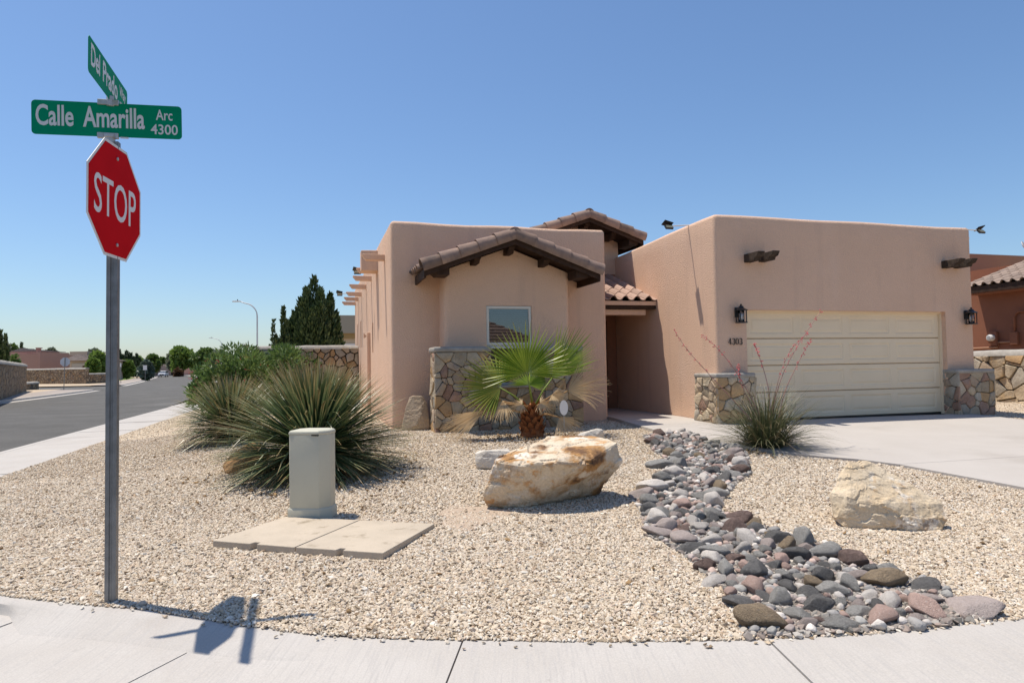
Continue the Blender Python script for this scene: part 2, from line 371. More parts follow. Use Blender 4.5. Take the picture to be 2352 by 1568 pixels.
# --- driveway and entry walk
DL_V = [-9.6, -5.87, -4.45, -4.02, -3.57, -2.29, -.44, 1.88, 4.5]; DL_U = [.1, -.10, -.30, -.52, -.95, -1.58, -1.70, -1.43, -1.43]
def dleft(v): return np.interp(v, DL_V, DL_U)
def dright(v): return np.interp(v, [-9.6, -.3, -.02, .0, 4.5], [5.6, 6.0, 6.0, -.004, -.004])
def drive_z(u, v):
    p = W(u, v); return float(terr(p.x, p.y)) + .035 + .035*max(0, min(1, (v+1)/2.5))*max(0, min(1, (.6-u)/.8))
def drive_sheet(name, vlist, ulist_fn, rf=dright):
    vs = []; n = 0; fs = []
    rows = []
    for v in vlist:
        l, r = float(dleft(v)), float(rf(v)); uu = np.linspace(l, r, 22); rows.append([W(u, v, drive_z(u, v)) for u in uu])
    for row in rows: vs += row
    nr, nc = len(rows), 22
    fs = [(j*nc+i, j*nc+i+1, (j+1)*nc+i+1, (j+1)*nc+i) for j in range(nr-1) for i in range(nc-1)]
    ring = [j*nc for j in range(nr)][::-1] + [i for i in range(nc)] + [j*nc+nc-1 for j in range(nr)] + [(nr-1)*nc+i for i in range(nc)][::-1]
    b = len(vs); vs += [Vector((vs[i].x, vs[i].y, vs[i].z-.16)) for i in ring]
    fs += [(ring[i], ring[i+1], b+i+1, b+i) for i in range(len(ring)-1)]
    return MB().add(vs, fs).build(name, DRIVE, drive_root)
drive_root = empty('driveway'); drive_root['kind'] = 'structure'
drive_sheet('slab', np.linspace(-9.4, -4.46, 20), None); drive_sheet('slab', np.concatenate([np.linspace(-4.452, -3.5, 12), np.linspace(-3.4, -.3, 14)]), None)
drive_sheet('slab', np.linspace(-.292, -.012, 4), None); drive_sheet('slab', np.linspace(-.004, 4.4, 18), None, lambda v: -.012)
# ================================================================== GRAVEL (instanced crushed stone)
lids_poly = [GT(487,1258), GT(655,1196), GT(1000,1213), GT(882,1288)]
ped_c = GT(725, 1188)
creek_px_l = [(1480,1003),(1500,1035),(1530,1055),(1525,1085),(1498,1120),(1462,1150),(1478,1200),(1488,1232),(1560,1268),(1620,1320),(1680,1375),(1700,1440),(1712,1466)]
creek_px_r = [(1575,992),(1645,1020),(1718,1045),(1724,1090),(1690,1112),(1645,1165),(1664,1185),(1760,1213),(1832,1243),(1905,1255),(1990,1300),(2085,1330),(2175,1352),(2195,1395),(2290,1414)]
CREEK = [GT(x, y) for x, y in creek_px_l] + [GT(x, y) for x, y in [(1850,1462),(2050,1450),(2200,1436)]] + [GT(x, y) for x, y in creek_px_r[::-1]]
def inpoly(X, Y, poly):
    c = np.zeros(X.shape, bool); n = len(poly)
    for i in range(n):
        a, b = poly[i], poly[(i+1) % n]
        if a.y == b.y: continue
        hit = ((a.y > Y) != (b.y > Y)) & (X < (b.x-a.x)*(Y-a.y)/(b.y-a.y)+a.x); c ^= hit
    return c
patch_c = GT(1085, 1185)
def gravel_points(n, seed, ylo, yhi, slope=.86):
    r = np.random.default_rng(seed); Y = r.uniform(ylo, yhi, n); X = r.uniform(-slope*yhi, slope*yhi, n)
    k = np.abs(X) < slope*Y + .3; X, Y = X[k], Y[k]
    u = (X-HO.x)*D1.x+(Y-HO.y)*D1.y; v = (X-HO.x)*D2.x+(Y-HO.y)*D2.y
    k = (Y > np.interp(X, EX, EY)-.01) & (u > -11.85)
    k &= ~((u > dleft(v)-.01) & (u < dright(v)+.03) & (v < 4.4))
    k &= ~((u > -6) & (u < -1.42) & (v > 1.88)); k &= ~((u > -5.33) & (u < -2.4) & (v > .8)); k &= ~((u > -.1) & (u < 6.5) & (v > -.02))
    k &= ~inpoly(X, Y, lids_poly); k &= np.hypot(X-ped_c.x, Y-ped_c.y-.1) > .2
    ic = inpoly(X, Y, CREEK); k &= ~(ic & (r.random(len(X)) < .93))
    pd = np.hypot((X-patch_c.x)/.30, (Y-patch_c.y)/.42); k &= ~((pd < 1+.25*np.sin(9*X+5*Y)) & (r.random(len(X)) < .72))
    return X[k], Y[k]
def gravel_object(name, X, Y, size, colors, label, seed, zoff=.0):
    Z = terr(X, Y) + zoff
    me = bpy.data.meshes.new(name); me.vertices.add(len(X)); me.vertices.foreach_set('co', np.stack([X, Y, Z], 1).astype(np.float32).ravel())
    m = bpy.data.materials.new(name+'_stone'); m.use_nodes = True; nt = m.node_tree; lk = nt.links.new; b = nt.nodes['Principled BSDF']
    b.inputs['Roughness'].default_value = .9; b.inputs['Specular IOR Level'].default_value = .12
    oi = nd(nt, 'ShaderNodeObjectInfo'); cr = nd(nt, 'ShaderNodeValToRGB'); cr.color_ramp.interpolation = 'LINEAR'; lk(oi.outputs['Random'], cr.inputs[0]); lk(cr.outputs[0], b.inputs['Base Color'])
    e = cr.color_ramp.elements; e[0].position = 0; e[0].color = (*colors[0], 1); e[1].position = 1; e[1].color = (*colors[-1], 1)
    for i, c in enumerate(colors[1:-1]): x = e.new((i+1)/(len(colors)-1)); x.color = (*c, 1)
    me.materials.append(m)
    o = link(bpy.data.objects.new(name, me)); tag(o, label, 'gravel', kind='stuff')
    ng = bpy.data.node_groups.new(name, 'GeometryNodeTree'); ng.interface.new_socket('Geometry', in_out='INPUT', socket_type='NodeSocketGeometry'); ng.interface.new_socket('Geometry', in_out='OUTPUT', socket_type='NodeSocketGeometry')
    gi = ng.nodes.new('NodeGroupInput'); go = ng.nodes.new('NodeGroupOutput'); l = ng.links.new
    g2i = ng.nodes.new('GeometryNodeGeometryToInstance')
    for k in range(7):
        ico = ng.nodes.new('GeometryNodeMeshIcoSphere'); ico.inputs['Radius'].default_value = 1; ico.inputs['Subdivisions'].default_value = 1
        pos = ng.nodes.new('GeometryNodeInputPosition'); tx = ng.nodes.new('ShaderNodeTexNoise'); tx.noise_dimensions = '4D'; tx.inputs['W'].default_value = k*7.3+seed; tx.inputs['Scale'].default_value = .75; tx.inputs['Detail'].default_value = 1
        l(pos.outputs[0], tx.inputs['Vector'])
        sb = ng.nodes.new('ShaderNodeVectorMath'); sb.operation = 'SUBTRACT'; sb.inputs[1].default_value = (.5,.5,.5); l(tx.outputs['Color'], sb.inputs[0])
        s2 = ng.nodes.new('ShaderNodeVectorMath'); s2.operation = 'SCALE'; s2.inputs[3].default_value = 2.4; l(sb.outputs[0], s2.inputs[0])
        sp = ng.nodes.new('GeometryNodeSetPosition'); l(ico.outputs[0], sp.inputs[0]); l(s2.outputs[0], sp.inputs['Offset'])
        ss = ng.nodes.new('GeometryNodeSetShadeSmooth'); ss.inputs['Shade Smooth'].default_value = False; l(sp.outputs[0], ss.inputs[0])
        sm = ng.nodes.new('GeometryNodeSetMaterial'); sm.inputs['Material'].default_value = m; l(ss.outputs[0], sm.inputs[0]); l(sm.outputs[0], g2i.inputs[0])
    ip = ng.nodes.new('GeometryNodeInstanceOnPoints'); ip.inputs['Pick Instance'].default_value = True
    ri = ng.nodes.new('FunctionNodeRandomValue'); ri.data_type = 'INT'; ri.inputs[4].default_value = 0; ri.inputs[5].default_value = 6; ri.inputs['Seed'].default_value = seed
    rr = ng.nodes.new('FunctionNodeRandomValue'); rr.data_type = 'FLOAT_VECTOR'; rr.inputs[0].default_value = (-.55,-.55,0); rr.inputs[1].default_value = (.55,.55,6.28); rr.inputs['Seed'].default_value = seed+1
    rs = ng.nodes.new('FunctionNodeRandomValue'); rs.data_type = 'FLOAT_VECTOR'; rs.inputs[0].default_value = (size*.55, size*.45, size*.3); rs.inputs[1].default_value = (size*1.35, size*1.0, size*.62); rs.inputs['Seed'].default_value = seed+2
    l(gi.outputs[0], ip.inputs['Points']); l(g2i.outputs[0], ip.inputs['Instance']); l(ri.outputs[2], ip.inputs['Instance Index']); l(rr.outputs[0], ip.inputs['Rotation']); l(rs.outputs[0], ip.inputs['Scale']); l(ip.outputs[0], go.inputs[0])
    md = o.modifiers.new('stones', 'NODES'); md.node_group = ng
    return o
GC = [(.19,.13,.08),(.42,.335,.235),(.58,.49,.375),(.69,.61,.505),(.54,.425,.295),(.635,.545,.425),(.40,.28,.18),(.73,.67,.58),(.44,.395,.335),(.61,.50,.37),(.51,.40,.31),(.67,.58,.455),(.30,.23,.165),(.60,.51,.39)]
xs, ys = [], []
for n, lo, hi, sd_ in ((200000, 3.6, 6.6, 1), (165000, 6.6, 9.6, 2), (130000, 9.6, 14.6, 3), (30000, 14.6, 22, 4)):
    X, Y = gravel_points(n, sd_, lo, hi); xs.append(X); ys.append(Y)
X = np.concatenate(xs); Y = np.concatenate(ys); print('gravel stones', len(X))
r_ = np.random.default_rng(77); k = r_.choice(len(X), 5200, replace=False)
gravel_object('coarse_gravel', X[k]+.01, Y[k]+.01, .024, GC, 'larger tan stones scattered through the yard gravel', 12, .01)
sx = r_.uniform(-3.4, 3.2, 70); sy = np.interp(sx, EX, EY) - np.abs(r_.normal(0, .05, 70)) - .01
gravel_object('spilled_gravel', sx, sy, .013, GC, 'loose tan gravel spilled onto the edge of the front sidewalk', 13, .006)
gravel_object('gravel', X, Y, .0140, GC, 'tan crushed gravel covering the front yard', 11, .004)

# ================================================================== HOUSE
def wobble(me, amp, s=.8):
    for vtx in me.vertices:
        p = vtx.co; n = noise.noise_vector(p*s); vtx.co = p + Vector((n.x, n.y, n.z))*amp
def stucco_block(name, u0, u1, v0, v1, z0, z1, m, parent, r=.09, cuts=.5, amp=.007, cutters=(), topfn=None):
    me = MB().box(u0, u1, v0, v1, z0, z1).mesh(name); bm = bmesh.new(); bm.from_mesh(me)
    es = [e for e in bm.edges if not all(abs(x.co.z-z0) < 1e-4 for x in e.verts)]
    bmesh.ops.bevel(bm, geom=es, offset=r, segments=5, affect='EDGES', profile=.5)
    for ax, (a, b) in enumerate(((u0, u1), (v0, v1), (z0, z1))):
        k = a+cuts
        while k < b-.1:
            co = [0,0,0]; co[ax] = k; no = [0,0,0]; no[ax] = 1
            bmesh.ops.bisect_plane(bm, geom=bm.verts[:]+bm.edges[:]+bm.faces[:], plane_co=co, plane_no=no); k += cuts
    bm.to_mesh(me); bm.free()
    for vtx in me.vertices:
        p = vtx.co; t = max(0, min(1, (p.z-z1+.5)/.5)); n = noise.noise_vector(Vector(p)*.7+Vector((u0, v0, 3)))
        n2 = noise.noise(Vector((p.x*1.9, p.y*1.9, 7.)))
        vtx.co = p + Vector((n.x*amp*.5, n.y*amp*.5, (n.z*amp*1.6+n2*amp)*t))
        if topfn: vtx.co.z += topfn(p)*t
    me.polygons.foreach_set('use_smooth', [True]*len(me.polygons)); me.set_sharp_from_angle(angle=R(40))
    if cutters:
        t = link(bpy.data.objects.new('tmp', me)); cs = []
        for cmb in cutters:
            c = link(bpy.data.objects.new('cut', cmb.mesh('cut'))); cs.append(c); md = t.modifiers.new('b', 'BOOLEAN'); md.object = c; md.operation = 'DIFFERENCE'; md.solver = 'EXACT'
        dg = bpy.context.evaluated_depsgraph_get(); me2 = bpy.data.meshes.new_from_object(t.evaluated_get(dg)); me2.name = name
        for x in cs+[t]: bpy.data.objects.remove(x)
        me = me2; me.materials.clear()
        me.set_sharp_from_angle(angle=R(40))
    return obj(name, me, m, parent)
house = empty('stucco_house', HO, TH, 'tan stucco house with flat parapets, stone wainscot and cream garage door', 'house')
GZ = .44
# garage block
dcut = MB().box(.66, 5.61, -.3, .26, .2, 2.62)
stucco_block('garage_wall', 0, 6.40, 0, 8.2, .1, 4.47, STUCCO, house, r=.085, cutters=[dcut], topfn=lambda p: .007*math.sin(p.x*2.1+p.y) - .22*max(0, min(1, (p.y-.5)/7.)))
def box_part(name, x0, x1, y0, y1, z0, z1, m, parent, bev=0.): return MB().box(x0, x1, y0, y1, z0, z1).build(name, m, parent, bevel=bev)
# garage door
door = empty('garage_door'); door.parent = house
def door_section(w_, h_, npan=4):
    mb = MB(); y = 0.
    xs_ = [0]; pm = .16; pw = (w_-.08-pm*(npan+1)+.08)/npan
    edges = []
    x = pm*.75
    pw = (w_ - pm*1.5 - pm*(npan-1))/npan
    for i in range(npan): edges.append((x, x+pw)); x += pw+pm
    z0, z1 = .09, h_-.10
    X = [0]
    for a, b in edges: X += [a, b]
    X.append(w_)
    q = lambda pts: mb.add(pts, [tuple(range(len(pts)))])
    for i in range(len(X)-1):
        a, b = X[i], X[i+1]
        if i % 2 == 0: q([(a,0,.012),(b,0,.012),(b,0,h_-.012),(a,0,h_-.012)])
        else:
            q([(a,0,.012),(b,0,.012),(b,0,z0),(a,0,z0)]); q([(a,0,z1),(b,0,z1),(b,0,h_-.012),(a,0,h_-.012)])
            rings = [(0,0.),(.018,.014),(.05,.014),(.075,.004)]
            for (i0, d0), (i1, d1_) in zip(rings, rings[1:]):
                A = [(a+i0,d0,z0+i0),(b-i0,d0,z0+i0),(b-i0,d0,z1-i0),(a+i0,d0,z1-i0)]; B = [(a+i1,d1_,z0+i1),(b-i1,d1_,z0+i1),(b-i1,d1_,z1-i1),(a+i1,d1_,z1-i1)]
                for k in range(4): q([A[k], A[(k+1) % 4], B[(k+1) % 4], B[k]])
            q([(a+.075,.004,z0+.075),(b-.075,.004,z0+.075),(b-.075,.004,z1-.075),(a+.075,.004,z1-.075)])
    # rounded lips and back
    q([(0,0,.012),(w_,0,.012),(w_,.03,0),(0,.03,0)][::-1]); q([(0,0,h_-.012),(w_,0,h_-.012),(w_,.03,h_),(0,.03,h_)])
    q([(0,.03,0),(w_,.03,0),(w_,.03,h_),(0,.03,h_)][::-1])
    me = mb.mesh('section', fix=False); return me
sec = door_section(4.86, .528)
for i in range(4): obj('section', sec, CREAM, door, (.705, .15, GZ+.03+i*.533))
box_part('seal', .71, 5.56, .155, .19, GZ-.01, GZ+.035, BLACK, door)
box_part('jamb', .655, .704, .10, .25, GZ, 2.58, CREAM, door); box_part('jamb', 5.568, 5.617, .10, .25, GZ, 2.58, CREAM, door); box_part('header', .655, 5.617, .10, .25, 2.582, 2.63, CREAM, door)
MB().tube([(.715,.13,1.62),(.715,.11,1.66),(.715,.11,1.80),(.715,.13,1.84)], .008).build('handle', BLACK, door)
# wing
swin = [(6.1, 2.0, 2.75, .3), (10.6, 2.25, 3.1, .35), (12.2, 2.2, 3.1, .35), (11.0, .7, 1.7, .35), (12.6, .7, 1.7, .35)]
cut = [MB().box(-6.3, -5.75, v, v+w_, z0, z1) for v, z0, z1, w_ in swin]
stucco_block('wing_wall', -5.97, -1.43, 1.9, 14., .1, 4.46, STUCCO, house, r=.08, cutters=cut, topfn=lambda p: -.30*max(0, min(1, (p.y-2.2)/2.))*(1 if p.y > 2.3 else 0) if False else .012*math.sin(p.x*3))
for v, z0, z1, w_ in swin: box_part('side_window', -5.80, -5.76, v+.01, v+w_-.01, z0+.01, z1-.01, DARK, house)
# taller rear part of the side wall and stucco stubs
for v, z in ((3.1, 3.93), (5.1, 3.82), (6.55, 3.74), (8.4, 3.68), (10.4, 3.95), (12.0, 3.8), (13.6, 3.65)):
    z = 3.86
    poly = [(0, 0), (.42, 0), (.50, .10), (.50, .12), (0, .12)]
    m_ = Matrix(((-1,0,0,-5.94),(0,0,1,v),(0,1,0,z),(0,0,0,1)))
    MB().prism(poly, -.09, .09, m_).build('stucco_corbel', STUCCO, house, bevel=.012)
MB().prism([(-5.955,4.6),(-6.35,4.68),(-6.35,5.0),(-5.955,5.0)], 3.86, 4.34).build('parapet_scupper', STUCCO, house, bevel=.02)
MB().box(-6.06, -5.96, 7.0, 7.14, .3, 2.55).build('wall_pipe', STUCCO, house, bevel=.02)
MB().prism([(0,0),(.10,-.06),(.10,.10)], -.03, .03, Matrix(((-1,0,0,-5.96),(0,0,1,8.3),(0,1,0,2.5),(0,0,0,1)))).build('stucco_corbel', STUCCO, house)
# entry: side return of the wing is the wing itself; back wall, door
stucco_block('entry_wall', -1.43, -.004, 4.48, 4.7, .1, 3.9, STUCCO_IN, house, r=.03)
DOORM = mat('entry_door_wood', (.10,.035,.02), .6, (.07,.024,.014), 6, spec=.3)
box_part('entry_door', -1.40, -.30, 4.42, 4.477, .52, 2.7, DOORM, house, .01)
# bay with gable
mb = MB(); poly = [(-5.03,.3),(-2.50,.3),(-2.50,3.43),(-3.765,3.90),(-5.03,3.43)]
me = MB().prism(poly, 1.30, 2.0, Matrix(((1,0,0,0),(0,0,1,0),(0,1,0,0),(0,0,0,1)))).mesh('bay_wall')
bm = bmesh.new(); bm.from_mesh(me)
es = [e for e in bm.edges if abs(e.verts[0].co.x-e.verts[1].co.x) < 1e-4 and abs(e.verts[0].co.y-e.verts[1].co.y) < 1e-4 and e.verts[0].co.y < 1.5]
bmesh.ops.bevel(bm, geom=es, offset=.10, segments=5, affect='EDGES', profile=.5); bm.to_mesh(me); bm.free()
t = link(bpy.data.objects.new('tmp', me)); c = link(bpy.data.objects.new('cut', MB().box(-4.22, -3.30, 1.0, 1.52, 1.22, 2.77).mesh('cut')))
md = t.modifiers.new('b', 'BOOLEAN'); md.object = c; md.operation = 'DIFFERENCE'; md.solver = 'EXACT'
me2 = bpy.data.meshes.new_from_object(t.evaluated_get(bpy.context.evaluated_depsgraph_get())); bpy.data.objects.remove(t); bpy.data.objects.remove(c)
me2.materials.clear(); me2.polygons.foreach_set('use_smooth', [True]*len(me2.polygons)); me2.set_sharp_from_angle(angle=R(35))
obj('bay_wall', me2, STUCCO, house)
# window in the bay
win = empty('window'); win.parent = house
def winframe(x0, x1, z0, z1, y, t=.055, d=.06):
    mb = MB(); mb.box(x0, x1, y, y+d, z0, z0+t); mb.box(x0, x1, y, y+d, z1-t, z1); mb.box(x0, x0+t, y+.002, y+d-.002, z0+t, z1-t); mb.box(x1-t, x1, y+.002, y+d-.002, z0+t, z1-t); return mb
FRM = mat('window_frame', (.66,.62,.54), .5, spec=.3)
winframe(-4.215, -3.305, 2.0, 2.765, 1.31).build('frame', FRM, win, bevel=.006); winframe(-4.215, -3.305, 1.225, 1.995, 1.325).build('frame', FRM, win, bevel=.006)
GLASS = emptyglass('window_glass', (.5,.55,.6), .12)
box_part('pane', -4.165, -3.355, 1.335, 1.341, 2.05, 2.715, GLASS, win); box_part('pane', -4.165, -3.355, 1.35, 1.356, 1.275, 1.95, GLASS, win)
SLAT = mat('blind_slat', (.36,.37,.40), .6)
slat = MB().box(0, .84, -.018, .018, -.0015, .0015, Matrix.Rotation(R(38), 4, 'X')).mesh('slat')
for i in range(36): obj('slat', slat, SLAT, win, (-4.18, 1.42, 1.26+i*.0415))
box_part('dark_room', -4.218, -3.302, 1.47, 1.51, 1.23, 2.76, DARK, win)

# ------------------------------------------------------------------ stones
def cells(w_, h_, n, seed, gap, asp=1.):
    r = random.Random(seed); pts = []; tries = 0
    while len(pts) < n and tries < n*60:
        tries += 1; p = (r.uniform(0, w_), r.uniform(0, h_)); d = math.sqrt(w_*h_/n)*r.uniform(.30, .95)
        if all(math.hypot((p[0]-q[0])/asp, p[1]-q[1]) > d for q in pts): pts.append(p)
    wt = [r.uniform(-1, 1)*.30*w_*h_/n for _ in pts]
    out = []
    for i, p in enumerate(pts):
        poly = [(.0, .0), (w_, .0), (w_, h_), (.0, h_)]
        for j, q in enumerate(pts):
            if j == i: continue
            dx, dy = q[0]-p[0], q[1]-p[1]; l = math.hypot(dx, dy)
            if l > 2.6*math.sqrt(w_*h_/n)*1.6+.2: continue
            nx, ny = dx/l, dy/l; dist = (l*l + wt[i]-wt[j])/(2*l) - gap/2
            c = p[0]*nx+p[1]*ny+dist; new = []
            for a, b in zip(poly, poly[1:]+poly[:1]):
                da = a[0]*nx+a[1]*ny-c; db = b[0]*nx+b[1]*ny-c
                if da <= 0: new.append(a)
                if da*db < 0: s = da/(da-db); new.append((a[0]+(b[0]-a[0])*s, a[1]+(b[1]-a[1])*s))
            poly = new
            if len(poly) < 3: break
        if len(poly) >= 3: out.append(poly)
    return out
def stone_mesh(poly, proud, r, rough=.012):
    n = len(poly); cx = sum(p[0] for p in poly)/n; cy = sum(p[1] for p in poly)/n; q = []
    for i in range(n):
        a, b, c = poly[i-1], poly[i], poly[(i+1) % n]
        if math.hypot(b[0]-a[0], b[1]-a[1]) < .012: continue
        for o_ in (a, c):
            l = math.hypot(o_[0]-b[0], o_[1]-b[1]) or 1; s = min(.16, .010/l+.03); q.append((b[0]+(o_[0]-b[0])*s+r.uniform(-.003,.003), b[1]+(o_[1]-b[1])*s+r.uniform(-.003,.003)))
    n = len(q)
    if n < 4: return None
    size = max(max(abs(p[0]-cx) for p in q), max(abs(p[1]-cy) for p in q)); k = max(.6, 1-.010/size*1.2)
    tx, ty = r.uniform(-.06, .06), r.uniform(-.06, .06)
    vs = [(x, y, 0) for x, y in q] + [(x, y, proud*.65) for x, y in q] + [(cx+(x-cx)*k, cy+(y-cy)*k, proud+(x-cx)*tx+(y-cy)*ty+r.uniform(-rough, rough)*.35) for x, y in q] + [(cx, cy, proud+r.uniform(0, rough))]
    fs = [(i, (i+1) % n, n+(i+1) % n, n+i) for i in range(n)] + [(n+i, n+(i+1) % n, 2*n+(i+1) % n, 2*n+i) for i in range(n)] + [(2*n+i, 2*n+(i+1) % n, 3*n) for i in range(n)]
    return MB().add(vs, fs)
def stone_face(parent, origin, xdir, w_, h_, n, seed, gap=.02, proud=.03, pal=(0,1,2,3,4,5), asp=1.25, jit=.012, skip=None):
    r = random.Random(seed); xd = Vector(xdir).normalized(); nrm = xd.cross(Vector((0,0,1)))
    M = Matrix((xd, Vector((0,0,1)), nrm)).transposed().to_4x4(); M.translation = Vector(origin)
    for poly in cells(w_, h_, n, seed, gap, asp):
        cx = sum(p[0] for p in poly)/len(poly); cz = sum(p[1] for p in poly)/len(poly)
        if skip and skip(cx, cz): continue
        mb = stone_mesh(poly, proud+r.uniform(-jit, jit)*1.3, r, .022)
        if not mb: continue
        me = mb.mesh('stone'); me.polygons.foreach_set('use_smooth', [True]*len(me.polygons)); me.set_sharp_from_angle(angle=R(38))
        o = obj('stone', me, STONES[r.choice(pal)], parent); o.matrix_local = M
# wainscot under the bay
ws = empty('stone_wainscot'); ws.parent = house
mb = MB(); mb.box(-5.28, -4.25, .86, 1.42, .2, 1.90); mb.box(-3.20, -2.46, .86, 1.31, .2, 1.90); mb.box(-4.25, -3.20, .86, 1.305, .2, 1.20); mb.build('core', MORTAR, ws)
F1 = (1,0,0)
stone_face(ws, (-5.315, .86, .30), F1, 1.065, 1.56, 52, 3, .007, .03); stone_face(ws, (-4.25, .86, .30), F1, 1.05, .92, 30, 4, .007, .03); stone_face(ws, (-3.20, .86, .30), F1, .775, 1.56, 38, 5, .007, .03)
stone_face(ws, (-5.28, 1.42, .30), (0,-1,0), .56, 1.56, 18, 6, .009, .03); stone_face(ws, (-2.46, .86, .30), (0,1,0), .45, 1.56, 16, 7, .009, .03)
for a, b in ((-5.325, -4.24), (-3.21, -2.415)):
    MB().box(a, b, .815, 1.43 if a < -5 else 1.30, 1.865, 1.965).build('cap', CAPM, ws, bevel=.035, seg=4, angle=60)
MB().box(-4.235, -3.215, .80, 1.30, 1.19, 1.245).build('cap', CAPM, ws, bevel=.02, seg=3, angle=60)
# corner pillars of the garage
def pillar(u0, u1, v0, v1, z0, z1, seed):
    p = empty('stone_pillar'); p.parent = house; i = .035
    MB().box(u0+i, u1-i, v0+i, v1-i, z0-.2, z1-.02).build('core', MORTAR, p)
    stone_face(p, (u0+.0, v0+i, z0-.06), F1, u1-u0, z1-z0+.0, 24, seed, .010, .034, (0,5,1,3,2,5,4))
    stone_face(p, (u0+i, v1, z0-.06), (0,-1,0), v1-v0, z1-z0+.0, 28, seed+1, .010, .034, (0,5,1,3,2,5,0)); stone_face(p, (u1-i, v0, z0-.06), (0,1,0), v1-v0, z1-z0+.0, 12, seed+2, .010, .034, (0,1,3,2,5))
    MB().box(u0-.008, u1+.008, v0-.008, v1, z1-.07, z1+.015).build('cap', CAPM, p, bevel=.03, seg=4, angle=60)
pillar(-.20, .645, -.26, .53, GZ, 1.385, 21); pillar(5.60, 6.60, -.26, .55, GZ-.02, 1.37, 31)

# ------------------------------------------------------------------ tiles and roofs
def barrel(r0, r1, ln, n=10, th=.018, arc=math.pi):
    mb = MB(); vs = []
    for x, r_ in ((0, r0), (ln, r1)):
        for rr in (r_, r_-th):
            for k in range(n+1): a = math.pi/2-arc/2+arc*k/n; vs.append((x, rr*math.cos(a), rr*math.sin(a)))
    m_ = n+1; fs = []
    for k in range(n): fs += [(k, k+1, 2*m_+k+1, 2*m_+k), (m_+k, 3*m_+k, 3*m_+k+1, m_+k+1), (k, m_+k, m_+k+1, k+1), (2*m_+k, 2*m_+k+1, 3*m_+k+1, 3*m_+k)]
    fs += [(0, 2*m_, 3*m_, m_), (n, m_+n, 3*m_+n, 2*m_+n)]
    me = mb.add(vs, fs).mesh('tile'); me.polygons.foreach_set('use_smooth', [True]*len(me.polygons)); me.set_sharp_from_angle(angle=R(50)); return me
RAKE = barrel(.125, .148, .46, n=12, arc=R(225)); FIELD = barrel(.085, .10, .40); RIDGE = barrel(.13, .13, .9, 12, .03)
def rake_line(parent, p_top, p_bot, n):
    p_top, p_bot = Vector(p_top), Vector(p_bot); d = p_bot-p_top; st = d.length/n; dn = d.normalized()
    for i in range(n):
        m_ = frame(p_top+d*(i/n)-dn*.03, dn, Vector((0,-.35,1))) 
        o = obj('tile', RAKE, TILE, parent); o.matrix_local = m_ @ Matrix.Rotation(R(-2.2), 4, 'Y') @ Matrix.Diagonal((st/.46*1.10, 1, 1, 1))
